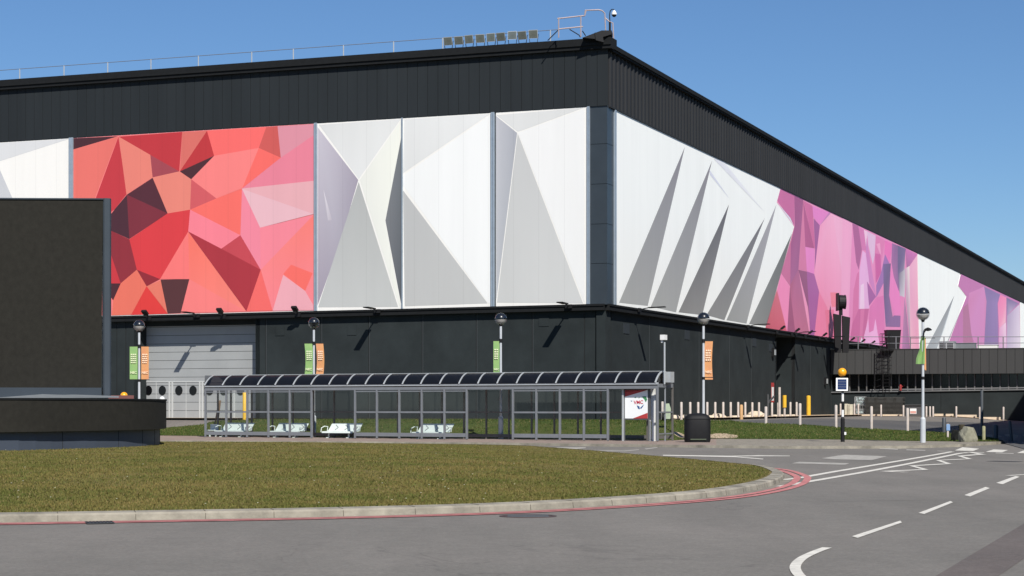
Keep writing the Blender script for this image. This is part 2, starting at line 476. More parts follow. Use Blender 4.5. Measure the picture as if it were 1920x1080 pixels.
# gutter channel and double red lines
def loopband(name, o0, o1, z, m, i0=0, i1=None, kind='structure'):
    a, b = offs(isl, SG*o0), offs(isl, SG*o1); mb = MB()
    rng = range(NI) if i1 is None else range(i0, i1)
    for i in rng:
        j = (i+1) % NI
        mb.add([(a[i].x,a[i].y,z),(a[j].x,a[j].y,z),(b[j].x,b[j].y,z),(b[i].x,b[i].y,z)], [(0,1,2,3)])
    return struct(name, mb, m, kind)
M_unused = None
M_channel = mat('gutter_channel', (.21, .185, .15), .9, var=.3, vscale=3)
loopband('gutter', 0, .17, .004, M_channel)
loopband('red_line', .20, .36, .010, M_red_paint)
loopband('red_line', .43, .59, .010, M_red_paint)
# domed lawn
cen = Vector((-15, 50, 0))
def lawn_h(r): return .115+.24*sm((1-r)/.45)
mb = MB(); R = 40
for j in range(R+1):
    r = j/R
    for p in k_in:
        q = cen.lerp(p, r); mb.v.append((q.x, q.y, lawn_h(r)+.012*noise.noise(q*.6)*(1 if r < .97 else 0)))
for j in range(R):
    for i in range(NI):
        k = (i+1) % NI
        mb.f.append((j*NI+i, j*NI+k, (j+1)*NI+k, (j+1)*NI+i)); mb.m.append(0); mb.c.append(None)
struct('lawn', mb, M_lawn, smooth=True)
def lawn_z(x, y):       # height of the lawn at a point, None outside
    d = Vector((x, y, 0))-cen; a = math.atan2(d.y, d.x)
    best = None
    for i in range(NI):
        p = k_in[i]-cen; q = k_in[(i+1) % NI]-cen
        c1 = p.x*d.y-p.y*d.x; c2 = d.x*q.y-d.y*q.x
        if (c1 >= 0) == (SG > 0) and (c2 >= 0) == (SG > 0) and p.dot(d) > 0:
            den = (q-p).x*d.y-(q-p).y*d.x
            if abs(den) < 1e-9: continue
            s = (p.x*(q-p).y-p.y*(q-p).x)/(d.x*(q-p).y-d.y*(q-p).x)
            if s > 0: r = 1/s; return lawn_h(r) if r < .995 else None
    return None

# ---- pavement across the road, kerb, bank, lane
kp = lerp_px([(150,829.5),(700,832.5),(970,835),(1230,838.5),(1470,841.5),(1700,841),(1800,838),(1850,835),(1882,832)], 90)
near = [flat(*p) for p in kp]
near += [near[-1]+Vector((.25, .9, 0)), near[-1]+Vector((.1, 2.2, 0))]
def onedge(x0, y0):      # follow the sight line outwards to the bank's foot
    r = x0/y0; y = y0
    while y < edge(r*y) and y < 125: y += .05
    return Vector((r*y, y, 0))
far = [onedge(p.x, p.y) for p in near[:-2]]
far += [far[-1]+Vector((.2, .1, 0)), far[-1]+Vector((.3, .2, 0))]
kin = [a.lerp(b, .15/max((b-a).length, .3)) for a, b in zip(near, far)]
strip('kerb', near, kin, 1, .105, M_kerb, skirt=.13)
nsp = 62
strip('pavement', kin[:nsp+1], far[:nsp+1], 3, .10, M_pave)
strip('pavement', kin[nsp:], far[nsp:], 3, .10, M_cobble)
gf = lerp_px([(280,808),(345,803),(385,799),(400,793),(480,790.5),(700,790.3),(900,790),(1120,791),(1260,792.3),(1375,793),(1390,796),
              (1500,800),(1568,805),(1634,808),(1700,812),(1772,816),(1850,824),(1872,829)], 110)
gfar = [G(*p) for p in gf]
gnear = [onedge(p.x/p.y*70, 70) for p in gfar]
strip('grass_bank', gnear, gfar, 10, .11, M_bank)
lf = lerp_px([(1372,792),(1390,796),(1500,800),(1568,805),(1634,808),(1700,812),(1772,816),(1850,824),(1872,829),(1930,845),(1960,850)], 50)
lb = lerp_px([(1372,789.5),(1440,787),(1500,785.2),(1560,785),(1660,788.6),(1740,791),(1850,793),(1960,794.5)], 50)
strip('service_road', [G(*p) for p in lf], [G(*p) for p in lb], 10, .02, M_lane)

# ---------------------------------------------------------------- facade frames
ang = Vector((.9315, -.3638, 0)).normalized()
nR = ang.copy(); nL = Vector((-.3638, -.9315, 0)).normalized(); v = -nL
C = Vector(((1133-960)/F*105, 105, 0))
class Frame:
    def __init__(s, o, d, n): s.o, s.d, s.n = o, d, n
    def p(s, t, dd, z): q = s.o+s.d*t+s.n*dd; return Vector((q.x, q.y, z))
    def hit(s, px, py, dd=0):
        r = ray(px, py); e = Vector((0,0,EYE)); k = (s.n.dot(s.o)+dd-s.n.dot(Vector((0,0,0))))/(s.n.dot(Vector((r.x, r.y, 0))))
        return e+r*k
    def t(s, px, dd=0): return s.d.dot(s.hit(px, 500, dd)-s.o)
    def line(s, a, b, dd=0):
        pa, pb = s.hit(*a, dd), s.hit(*b, dd); ta, tb = s.d.dot(pa-s.o), s.d.dot(pb-s.o)
        return lambda t: pa.z+(pb.z-pa.z)*(t-ta)/(tb-ta)
    def box(s, mb, t0, t1, d0, d1, z0, z1, m=0):
        f = lambda z, t: z(t) if callable(z) else z
        return mb.hexa([s.p(t0,d1,f(z0,t0)), s.p(t1,d1,f(z0,t1)), s.p(t1,d0,f(z0,t1)), s.p(t0,d0,f(z0,t0)),
                        s.p(t0,d1,f(z1,t0)), s.p(t1,d1,f(z1,t1)), s.p(t1,d0,f(z1,t1)), s.p(t0,d0,f(z1,t0))], m)
FL = Frame(C, -ang, nL); FR = Frame(C, v, nR)
A0 = C+v*(FR.t(1559)-0)
FA = Frame(A0, nR, nL)
TL, TR = 75., 260.
eaveL = FL.line((0,150), (1105,71.5), .6); cladL = FL.line((0,266), (1105,199.5), .35)
murL = FL.line((212,592.5), (1103,570), .3)
ledL = lambda t: murL(t)-.36
eaveR = FR.line((1152,82), (1920,527), .6); cladR = FR.line((1155,206), (1920,568.5), .35)
murR = FR.line((1155,571.5), (1560,634), .3)
ledR = lambda t: murR(t)-.36
add = lambda f, c: (lambda t: f(t)+c)
BZ = -.3

hall = thing('exhibition_hall', 'huge charcoal exhibition hall with red, white and magenta printed facet panels round its corner', 'building', (C.x, C.y, 0))
# upper cladding, left: flat boards with open joints; right: corrugated ribs
mb = MB(); FL.box(mb, -.2, TL, .05, .305, cladL, add(eaveL, -.3), 1)
t = -.34
while t < TL:
    FL.box(mb, t+.014, t+.636, .305, .335, cladL, add(eaveL, -.3), 0); t += .65
obj('wall_cladding', mb, [M_clad_l, M_joint], hall, True)
mb = MB(); FR.box(mb, -.02, TR, .05, .27, cladR, add(eaveR, -.3), 0)
t = .05
while t < TR:
    f = lambda z, tt: z(tt)
    a = [(t, .27), (t+.09, .35), (t+.27, .35), (t+.36, .27)]
    lo = [FR.p(x, d, cladR(x)) for x, d in a]; hi = [FR.p(x, d, eaveR(x)-.3) for x, d in a]
    mb.add(lo+hi, [(0,1,5,4), (1,2,6,5), (2,3,7,6), (0,3,2,1)])
    t += .70 if t < 120 else .85
FR.box(mb, -.02, TR, .27, .36, add(cladR, -.01), add(cladR, .07), 0)
obj('corrugated_cladding', mb, M_clad_r, hall, True)
mb = MB()
FL.box(mb, -.58, TL, -.5, .58, add(eaveL, -.62), eaveL); FL.box(mb, -.6, TL, .58, .66, add(eaveL, -.42), add(eaveL, -.27))
FR.box(mb, -.1, TR, -.5, .52, add(eaveR, -.42), add(eaveR, -.004)); FR.box(mb, -.1, TR, .52, .60, add(eaveR, -.30), add(eaveR, -.2))
obj('roof_gutter', mb, M_ledge, hall, True)
# roof and the far sides
mb = MB()
zr = eaveL(0)-.25
P = [FL.p(TL, 0, 0), FL.p(-.4, 0, 0), FR.p(TR, 0, 0)]
P.append(P[0]+(P[2]-P[1]))
mb.prism([(p.x, p.y, zr-.3) for p in (P[0], P[1], P[2], P[3])], (0, 0, .25))
obj('roof', mb, M_roof, hall, True)
mb = MB()
for a, b in ((P[0], P[3]), (P[3], P[2])):
    dd = (b-a).normalized(); nn = Vector((-dd.y, dd.x, 0))*.3
    mb.prism([(a.x,a.y,BZ),(b.x,b.y,BZ),(b.x+nn.x,b.y+nn.y,BZ),(a.x+nn.x,a.y+nn.y,BZ)], (0,0,zr-BZ-.3))
obj('rear_wall', mb, M_clad_r, hall, True)
# murals ------------------------------------------------------
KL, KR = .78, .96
def art(F, name, quad, polys, k, dd, label=None, edges=None):
    """quad: outline pixels of the panel; polys: list of (colour or colours, pixel points)"""
    mb = MB()
    pts = [F.hit(*p, dd) for p in quad]
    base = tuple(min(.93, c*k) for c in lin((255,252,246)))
    back = [p-F.n*.2 for p in pts]; n = len(pts)
    mb.add(pts, [tuple(range(n))], 0, base)
    for i in range(n):
        j = (i+1) % n; mb.add([pts[i], pts[j], back[j], back[i]], [(3,2,1,0)], 0, base)
    if label and ('magenta and' in label or 'purple' in label):
        sf = lambda q: tuple(a*.88+b*.12 for a, b in zip(q, (240,195,200)))
        k *= 1.15
        polys = [((tuple(sf(x) for x in c) if isinstance(c[0], (tuple, list)) else sf(c)), pp) for c, pp in polys]
    for i, (c, pp) in enumerate(polys):
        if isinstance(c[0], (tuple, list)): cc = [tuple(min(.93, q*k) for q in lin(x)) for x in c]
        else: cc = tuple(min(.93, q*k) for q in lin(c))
        mb.poly([F.hit(*p, dd+.004+.0004*i) for p in pp], 0, cc)
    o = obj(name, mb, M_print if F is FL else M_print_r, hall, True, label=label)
    return o
def cv(x0, y0, s): return lambda *pp: [(x0+a/s, y0+b/s) for a, b in pp]
# leftmost white
yT = lambda px: 266+(199.5-266)*px/1105.
yB = lambda px: 592.5+(570-592.5)*(px-212)/(1103-212)
q = cv(0, 250, 7.714)
art(FL, 'mural_panel', [(-900,yT(-900)+1),(131,yT(131)+1),(131,yB(131)),(-900,yB(-900))], [
    ((228,228,228), q((-2500,330),(0,140),(1000,80),(0,402),(-1500,900))), ((210,211,214), q((-40,440),(900,2570),(-2500,2600),(-1200,900)))], KL, .3,
    'white printed facets, leftmost panel')
q = cv(120, 220, 2.842)
red = [((255,133,132), [(136,yT(136)+1.5),(588,yT(588)+1.5),(588,yB(588)-1),(136,yB(136)-1)])]
for c, pp in [((78,43,50),((46,112),(288,101),(46,172))), ((240,120,110),((46,172),(288,103),(165,430),(40,640))), ((205,62,70),((290,103),(335,408),(270,490),(100,620))),
 ((240,135,120),((292,103),(460,200),(472,320),(333,412))), ((200,58,65),((292,103),(630,78),(614,288),(460,200))), ((170,75,85),((460,200),(614,288),(472,320))),
 ((225,115,105),((630,79),(762,72),(617,288))), ((198,58,62),((762,72),(800,205),(617,288))), ((80,44,50),((800,205),(678,330),(617,288))),
 ((255,112,108),((762,72),(1078,52),(1038,163),(800,205))), ((215,95,90),((1078,52),(1138,48),(1155,215),(1038,163))), ((228,150,165),((1138,48),(1330,36),(1330,95),(1155,215))),
 ((240,135,155),((1330,95),(1330,340),(948,380),(1155,215))), ((255,112,104),((1038,163),(1155,215),(950,378))), ((255,135,132),((800,205),(1038,163),(950,378),(812,432),(678,330))),
 ((240,138,122),((472,320),(614,288),(678,330),(672,492),(552,512))), ((218,95,100),((678,330),(812,432),(672,492))), ((255,115,105),((672,492),(812,432),(948,380),(940,628))),
 ((88,45,55),((472,322),(552,512),(335,412))), ((130,50,62),((335,412),(552,512),(348,648))), ((80,45,55),((335,412),(348,648),(200,580),(270,490))),
 ((225,65,70),((552,512),(672,492),(662,608),(512,862),(388,812),(348,650))), ((150,50,60),((200,580),(348,650),(388,812),(302,885),(240,700))), ((210,60,68),((240,700),(302,885),(200,885))),
 ((80,42,50),((200,885),(302,885),(262,975))), ((240,120,100),((388,812),(440,900),(358,1052),(255,1056),(262,975),(302,885))), ((150,45,55),((388,812),(512,862),(440,900))),
 ((235,125,105),((440,900),(515,868),(552,1045))), ((230,65,62),((440,900),(552,1047),(358,1053))), ((90,52,54),((515,865),(668,862),(622,1043),(552,1046))),
 ((255,125,122),((662,608),(668,862),(512,862))), ((255,135,150),((672,492),(940,628),(838,700),(662,608))), ((205,75,85),((940,628),(1048,812),(838,700))),
 ((178,55,65),((662,608),(838,700),(1048,812),(972,1032))), (((255,122,104),(255,138,126),(255,128,116)),((662,612),(972,1034),(668,862))), ((255,133,130),((668,862),(972,1034),(622,1043))),
 ((250,110,105),((1048,812),(1112,1030),(972,1033))), ((248,140,160),((948,380),(1045,588),(1048,812),(940,628))), ((240,190,198),((948,380),(1330,515),(1045,588))),
 ((238,178,184),((945,380),(1330,338),(1330,515))), ((252,140,155),((1045,588),(1330,520),(1048,812))), (((255,132,122),(255,140,150),(255,136,145),(255,138,140)),((1330,520),(1330,1028),(1112,1031),(1048,812))),
 ((255,115,105),((1210,785),(1325,830),(1285,925),(1168,835))), ((245,175,185),((1168,840),(1285,925),(1328,1000),(1328,1026),(1112,1031)))]:
    red.append((c, q(*pp)))
art(FL, 'mural_panel', [(134,yT(134)+1),(590,yT(590)+1),(590,yB(590)),(134,yB(134))], red, KL, .3, 'red, coral and maroon crystal facets')
q = cv(580, 180, 2.572)
L1 = lambda c, *pp: (c, q(*pp))
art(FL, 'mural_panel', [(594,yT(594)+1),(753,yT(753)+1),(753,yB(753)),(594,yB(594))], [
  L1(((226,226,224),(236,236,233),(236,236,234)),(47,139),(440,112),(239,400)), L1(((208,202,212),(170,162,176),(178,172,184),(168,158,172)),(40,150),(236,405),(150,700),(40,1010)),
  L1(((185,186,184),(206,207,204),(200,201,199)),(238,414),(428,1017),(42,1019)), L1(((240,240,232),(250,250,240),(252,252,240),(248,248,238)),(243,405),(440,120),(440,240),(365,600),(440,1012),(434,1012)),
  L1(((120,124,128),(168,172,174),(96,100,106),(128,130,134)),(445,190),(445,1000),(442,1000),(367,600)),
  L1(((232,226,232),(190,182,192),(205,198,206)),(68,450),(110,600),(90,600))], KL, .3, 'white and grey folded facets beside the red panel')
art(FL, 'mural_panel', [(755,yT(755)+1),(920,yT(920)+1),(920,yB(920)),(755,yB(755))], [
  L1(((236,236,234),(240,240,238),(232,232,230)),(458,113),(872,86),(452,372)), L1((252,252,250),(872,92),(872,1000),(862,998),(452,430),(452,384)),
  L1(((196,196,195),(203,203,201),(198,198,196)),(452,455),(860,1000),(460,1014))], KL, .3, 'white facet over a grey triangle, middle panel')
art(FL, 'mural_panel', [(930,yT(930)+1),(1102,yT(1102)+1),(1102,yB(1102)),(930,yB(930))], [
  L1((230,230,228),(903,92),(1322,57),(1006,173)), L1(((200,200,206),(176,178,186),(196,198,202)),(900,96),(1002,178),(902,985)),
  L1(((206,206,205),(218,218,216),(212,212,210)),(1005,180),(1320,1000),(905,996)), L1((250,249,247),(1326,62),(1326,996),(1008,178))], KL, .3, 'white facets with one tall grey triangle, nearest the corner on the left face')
for px, w in ((133.,.32),(591.5,.2),(753.8,.07),(923.6,.22),(1103,.16)):
    t = FL.t(px, .36); mb = MB()
    FL.box(mb, t-w/2, t-w*.1, .1, .40, murL, cladL); FL.box(mb, t+w*.1, t+w/2, .1, .38, murL, cladL); FL.box(mb, t-w*.1, t+w*.1, .1, .35, murL, cladL); obj('panel_frame', mb, M_frame, hall, True)
mb = MB(); t = FR.t(1155, .36); FR.box(mb, t-.12, t+.12, .1, .36, murR, cladR)
obj('panel_frame', mb, M_frame, hall, True)
# right-hand murals
yTR = lambda px: 206+(568.5-206)*(px-1155)/765.
yBR = lambda px: 571.5+(634-571.5)*(px-1155)/405.
q = cv(1140, 190, 2.511)
L1 = lambda c, *pp: (c, q(*pp))
g = ((142,137,142),(170,170,167),(172,172,168))
wq = [(1156,yTR(1156)+1),(1463.5,yTR(1463.5)+1),(1456.5,379.5),(1489,425),(1437,yBR(1437)),(1156,yBR(1156))]
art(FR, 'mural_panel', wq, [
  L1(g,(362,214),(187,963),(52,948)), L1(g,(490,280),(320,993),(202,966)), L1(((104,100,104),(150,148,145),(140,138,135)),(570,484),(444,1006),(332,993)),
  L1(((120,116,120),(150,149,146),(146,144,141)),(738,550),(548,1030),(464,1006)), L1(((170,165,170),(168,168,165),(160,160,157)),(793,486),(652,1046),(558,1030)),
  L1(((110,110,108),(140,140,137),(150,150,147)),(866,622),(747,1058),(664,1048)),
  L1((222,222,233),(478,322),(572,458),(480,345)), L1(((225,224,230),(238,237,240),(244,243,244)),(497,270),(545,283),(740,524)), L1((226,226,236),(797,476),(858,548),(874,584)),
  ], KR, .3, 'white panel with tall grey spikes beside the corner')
def rq(px): return px
q1 = cv(1440, 340, 3.6); q2 = cv(1580, 400, 4.154)
mag = [((232,145,182), [(1463.5,yTR(1463.5)+1),(1719.5,yTR(1719.5)+1),(1723.5,yBR(1723.5)),(1437,yBR(1437)),(1489,425),(1456.5,379.5)])]
for c, pp in [((190,95,145),((85,50),(178,98),(178,300),(62,130))), (((150,72,120),(150,75,122),(150,85,130),(160,90,135)),((178,98),(238,125),(205,595),(150,715),(155,420),(180,300))),
 ((190,100,140),((178,305),(155,420),(150,710),(88,620))), ((232,130,175),((88,620),(148,715),(130,1022),(60,730))), (((200,100,115),(200,85,105),(190,80,95)),((60,730),(130,1022),(-18,990))),
 (((165,92,132),(178,100,128),(190,100,135),(165,85,115)),((205,595),(283,1048),(130,1022),(150,700))), ((150,75,110),((148,715),(185,1030),(130,1022))), ((205,112,152),((238,125),(255,450),(262,610),(205,595))), ((168,78,125),((238,130),(312,452),(252,442))),
 ((198,96,146),((240,130),(300,165),(318,455),(312,450))), ((226,126,190),((252,442),(315,455),(312,625),(262,608))), ((222,122,190),((300,165),(415,210),(350,298),(305,240))),
 ((150,80,138),((308,250),(350,298),(315,610),(318,450))), ((138,75,112),((205,597),(262,610),(292,1048),(270,850))), ((160,85,148),((262,608),(312,625),(345,745),(312,1050),(285,1047))),
 (((236,150,186),(238,165,195),(236,150,180),(236,140,176)),((350,298),(422,215),(572,286),(600,760),(575,870),(545,1090),(312,1050),(345,745),(312,625))),
 ((190,118,172),((350,298),(412,208),(424,216),(356,292))), ((238,168,198),((438,228),(572,286),(600,500),(570,860),(515,720))), ((232,122,160),((345,745),(400,850),(440,1070),(312,1050))), ((235,120,140),((420,750),(465,750),(465,845),(430,850))),
 ((228,110,145),((385,870),(445,865),(445,1075),(400,1062)))]:
    mag.append((c, q1(*pp)))
for c, pp in [((236,160,195),((0,35),(75,78),(105,380),(110,480),(60,900),(40,1020),(-20,1000))),((225,130,180),((75,78),(582,318),(592,1075),(40,1020))),((165,85,135),((75,78),(122,100),(150,285),(125,440),(105,380))), ((205,110,165),((122,100),(165,128),(185,290),(150,285))), ((240,190,215),((165,128),(195,142),(182,260))),
 ((218,180,210),((190,140),(258,175),(255,300),(235,400),(200,250))), ((200,120,180),((187,190),(262,650),(200,520),(180,290))), ((228,170,214),((155,290),(180,310),(205,520),(208,742),(125,745),(130,450))), ((242,200,225),((140,560),(165,545),(170,744),(135,744))),
 ((210,108,158),((112,470),(130,450),(125,745),(75,870),(85,600))), ((196,92,146),((125,745),(205,742),(165,1000),(55,1015),(75,860))), ((212,110,160),((140,750),(170,748),(150,1000),(130,1010))), ((158,85,150),((190,530),(260,650),(205,720))),
 ((216,116,168),((258,172),(330,210),(295,430),(255,545),(250,310))), ((198,85,150),((252,312),(295,318),(300,460),(260,545))), ((232,150,190),((262,240),(285,300),(300,330),(290,230))), ((226,105,172),((330,210),(392,236),(365,390),(325,320))),
 ((150,100,165),((300,460),(330,318),(362,385),(320,540),(262,655),(262,560))), (((108,84,135),(100,80,120),(120,90,135),(140,95,140)),((316,395),(375,390),(362,640),(400,862),(335,872),(320,640))),
 ((216,110,170),((262,655),(320,640),(332,1060),(285,1050),(255,820),(240,910),(198,935),(212,730))), ((240,170,215),((255,820),(292,1055),(180,1040),(165,960),(200,820),(205,930),(240,912))), ((250,225,240),((148,965),(172,1030),(130,1022))),
 (((150,95,150),(120,85,130),(130,90,140),(160,100,150)),((385,232),(430,250),(440,640),(400,500),(380,380))), (((90,80,118),(110,92,135),(170,160,175),(140,130,150)),((430,250),(490,275),(480,460),(445,640),(430,450))),
 ((228,120,182),((375,390),(400,500),(450,640),(452,790),(400,800),(362,640))), ((128,90,140),((400,795),(452,798),(448,885),(335,882),(338,868))), (((120,110,130),(190,186,190),(205,200,205),(180,172,185)),((440,470),(490,430),(482,655),(445,645))),
 ((222,125,175),((452,640),(482,655),(470,1065),(448,1065))), (((170,120,155),(120,80,120),(140,85,130),(175,110,160)),((482,655),(500,800),(525,1075),(462,1068))), (((195,100,168),(200,105,170),(150,95,140)),((490,275),(582,320),(500,440))),
 (((225,160,190),(236,175,195),(228,150,175),(236,175,190)),((505,435),(582,323),(592,1078),(525,1075))), (((200,150,180),(235,225,215),(165,130,155),(205,195,190)),((485,430),(520,410),(528,1060),(492,640)))]:
    mag.append((c, q2(*pp)))
mq = [(1464.5,yTR(1464.5)+1),(1719.5,yTR(1719.5)+1),(1723.5,yBR(1723.5)),(1438,yBR(1438)),(1490,425.5),(1457,379.5)]
art(FR, 'mural_panel', [(1463.5,yTR(1463.5)+1),(1719.5,yTR(1719.5)+1),(1723.5,yBR(1723.5)),(1437,yBR(1437)),(1489,425),(1456.5,379.5)], mag, KR, .3, 'magenta and purple crystal panel')
q = cv(1720, 460, 5.145)
L1 = lambda c, *pp: (c, q(*pp))
art(FR, 'mural_panel', [(1720.5,yTR(1720.5)+1),(1800.5,yTR(1800.5)+1),(1795.5,535.5),(1811,555.5),(1768,yBR(1768)),(1724.5,yBR(1724.5))], [
  L1(((150,150,152),(185,188,188),(170,172,173)),(357,484),(180,1030),(78,1010)), L1(((225,230,230),(205,215,216),(232,234,234)),(357,484),(262,800),(180,1025)),
  L1(((175,176,178),(150,150,152),(160,160,162)),(440,580),(255,1040),(240,1040)), L1(((238,238,238),(225,226,228),(244,244,243)),(48,112),(85,150),(350,430))], KR, .3, 'white folded facets between the two magenta panels')
q = cv(1720, 460, 5.145)
art(FR, 'mural_panel', [(1801.5,yTR(1801.5)+1),(1912,yTR(1912)+1),(1914,yBR(1914)),(1769,yBR(1769)),(1812,555.5),(1796.5,535.5)], [
  ((182,106,160), [(1801.5,yTR(1801.5)+1),(1912,yTR(1912)+1),(1914,yBR(1914)),(1769,yBR(1769)),(1812,555.5),(1796.5,535.5)]),
  L1(((200,125,175),(198,125,178),(196,118,165),(196,120,172)),(500,460),(645,398),(668,540),(635,1080),(590,1060),(510,820),(490,560)), L1((165,100,135),(440,600),(490,560),(520,840),(560,1050),(440,1040)),
  L1(((118,96,146),(124,104,155),(136,112,165),(130,100,150)),(645,398),(800,474),(775,560),(785,1090),(640,1080),(668,540)), L1(((225,115,165),(232,130,170),(240,180,195),(225,140,175)),(800,475),(860,504),(852,740),(790,800),(775,560)),
  L1(((215,150,190),(235,200,215),(205,180,205),(200,160,195)),(790,800),(855,740),(862,1100),(785,1090)), L1(((100,90,135),(130,105,150),(170,150,180),(140,125,165)),(860,505),(980,560),(900,640),(865,680)),
  L1(((160,145,175),(205,190,210),(225,215,222),(190,175,198)),(865,680),(985,568),(998,1120),(862,1100))], KR, .3, 'purple panel far along the right face')
art(FR, 'mural_panel', [(1913,yTR(1913)+1),(2010,yTR(2010)+1),(2010,yBR(2010)),(1915,yBR(1915))], [], KR, .3, 'white printed panel at the far right')

# corner pier between the murals, and the concrete pier below
mb = MB()
def pier(d, pl, pr, zb, zt, m=0, inner=-.3):
    tl, tr = FL.t(pl, d), FR.t(pr, d)
    cor = C+nL*d+nR*d; ci = C+nL*inner+nR*inner
    pts = [FL.p(tl, d, 0), cor, FR.p(tr, d, 0), FR.p(tr, inner, 0), ci, FL.p(tl, inner, 0)]
    mb.prism([(p.x, p.y, zb) for p in pts], (0,0,zt-zb), m)
zs = [FL.hit(1120, y, .26).z for y in (571.5, 494, 420, 345, 270, 198)]
for a, b in zip(zs, zs[1:]): pier(.26, 1105, 1153, a+.012, b-.012)
pier(.235, 1106, 1152, zs[0], zs[-1], 1)
obj('corner_pier', mb, [M_pier, M_joint], hall, True)
# ledge over the lower wall
mb = MB()
FL.box(mb, -.1, TL, -.1, .34, ledL, add(murL, -.002)); FL.box(mb, -.1, TL, .34, .40, add(murL, -.12), add(murL, -.02))
FR.box(mb, -.1, TR, -.1, .34, ledR, add(murR, -.002)); FR.box(mb, -.1, TR, .34, .40, add(murR, -.12), add(murR, -.02))
obj('ledge', mb, M_ledge, hall, True)
# lower walls ---------------------------------------------------
def panels(F, px, zt, name, lab=None, bot=BZ):
    mb = MB(); ts = [F.t(p) for p in px]
    lo, hi = min(ts), max(ts)
    F.box(mb, lo, hi, -.3, -.03, bot, zt, 1)
    for a, b in zip(ts, ts[1:]):
        a, b = min(a, b), max(a, b)
        F.box(mb, a+.028, b-.028, -.03, 0, bot, zt, 0)
        if b-a > 1: F.box(mb, b-.065, b-.035, 0, .012, bot, zt, 2)
    return obj(name, mb, [M_wall, M_joint, M_seam], hall, True, label=lab)
panels(FL, [1117,1096,998,893,791.5,691.5,602,498,479], ledL, 'wall_panels')
panels(FL, [259,236,219,180,100,0,-100,-200,-400,-700], ledL, 'wall_panels')
panels(FR, [1146,1218,1311,1368,1409,1455], ledR, 'wall_panels')
panels(FR, [1491,1520,1559,1600,1650,1700,1760,1830,1925], ledR, 'wall_panels')
mb = MB(); pier(.10, 1118, 1145, BZ, ledL(0)-.01)
obj('concrete_pier', mb, M_wall, hall, True)
for px, py, Fq in ((525,620,FL),(660,619,FL),(1020,602,FL),(1174,616,FR),(1288,628,FR),(1414,642,FR),(1445,652,FR)):
    mb = MB(); p = Fq.hit(px, py); t = Fq.d.dot(p-Fq.o); w = .30 if Fq is FL else .55
    Fq.box(mb, t-w, t+w, -.01, .03, p.z-.3, p.z+.3)
    obj('wall_vent', mb, M_wall if Fq is FL else M_vent, hall, True)
# recess and roller shutter on the left face
t0, t1 = FL.t(479), FL.t(259); RD = .95
mb = MB()
FL.box(mb, t0-.3, t0, -RD-.3, 0, BZ, add(ledL,-.005)); FL.box(mb, t1, t1+.3, -RD-.3, 0, BZ, add(ledL,-.005)); FL.box(mb, t0, t1, -RD-.3, -.05, add(ledL,.0), add(ledL,.3))
obj('loading_recess', mb, M_wall, hall, True)
sh = thing_sh = obj('roller_shutter', MB(), M_shutter, hall)
mb = MB(); zt = ledL(t0)-.02
z = .3; k = 0
zh = FL.hit(330, 716, -RD).z
while z < zt:
    hgt_b = .52
    z1 = min(z+hgt_b, zt)
    FL.box(mb, t0, t1, -RD-.08, -RD, z+.012, z1-.012, 0); z = z1
FL.box(mb, t0, t1, -RD-.12, -RD-.03, .2, zt, 1)
m2 = obj('shutter_curtain', mb, [M_shutter, M_joint], sh, False)
# shift meshes under the shutter into the hall's space
for vv in m2.data.vertices: vv.co -= hall.location
def wobj(name, mb, mats, parent, label=None, smooth=False):
    o = D.objects.new(name, mesh(name, mb, mats, tuple(root_of(parent).location), smooth)); COL.objects.link(o); o.parent = parent
    if label: o['label'] = label
    return o
mb = MB()
for px in (293, 349):
    FL.box(mb, FL.t(px,-RD)-.015, FL.t(px,-RD)+.015, -RD, -RD+.02, .4, zh)
for px in (267, 318, 323.5, 375, 380, 434, 439.5):
    FL.box(mb, FL.t(px,-RD)-.05, FL.t(px,-RD)+.05, -RD, -RD+.05, .4, zh+.02)
FL.box(mb, t0, t1, -RD, -RD+.03, zh-.02, zh+.04)
wobj('shutter_frame', mb, M_shutter_lt, sh)
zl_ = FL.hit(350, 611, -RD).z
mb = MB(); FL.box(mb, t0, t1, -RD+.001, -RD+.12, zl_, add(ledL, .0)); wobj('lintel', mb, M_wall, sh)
for px in (278.5,304.5,335.5,362,393,419.5,451):
    mb = MB(); c = FL.hit(px, 732, -RD+.012); rr = .262; n = 22
    pts = [c+FL.d*rr*math.cos(2*PI*k/n)+Vector((0,0,1))*rr*1.12*math.sin(2*PI*k/n) for k in range(n)]
    mb.prism(pts, FL.n*.02)
    wobj('porthole', mb, M_porthole, sh)
# recess on the right face
t0, t1 = FR.t(1455), FR.t(1491); RD = 2.2
mb = MB()
FR.box(mb, t0-.3, t0, -RD-.3, 0, BZ, add(ledR,-.005)); FR.box(mb, t1, t1+.3, -RD-.3, -.001, BZ, add(ledR,-.005))
FR.box(mb, t0, t1, -RD-.3, -.05, add(ledR,.0), add(ledR,.3))
FR.box(mb, t0, t1, -RD-.3, -RD, 4.6, add(ledR,0))
obj('loading_recess', mb, M_wall, hall, True)
mb = MB(); z = .3
while z < 4.6:
    FR.box(mb, t0, t1, -RD-.08, -RD, z+.01, min(z+.4, 4.6)-.01, 0); z += .4
FR.box(mb, t0, t1, -RD-.12, -RD-.03, .2, 4.6, 1)
obj('roller_shutter', mb, [M_shutter, M_joint], hall, True)
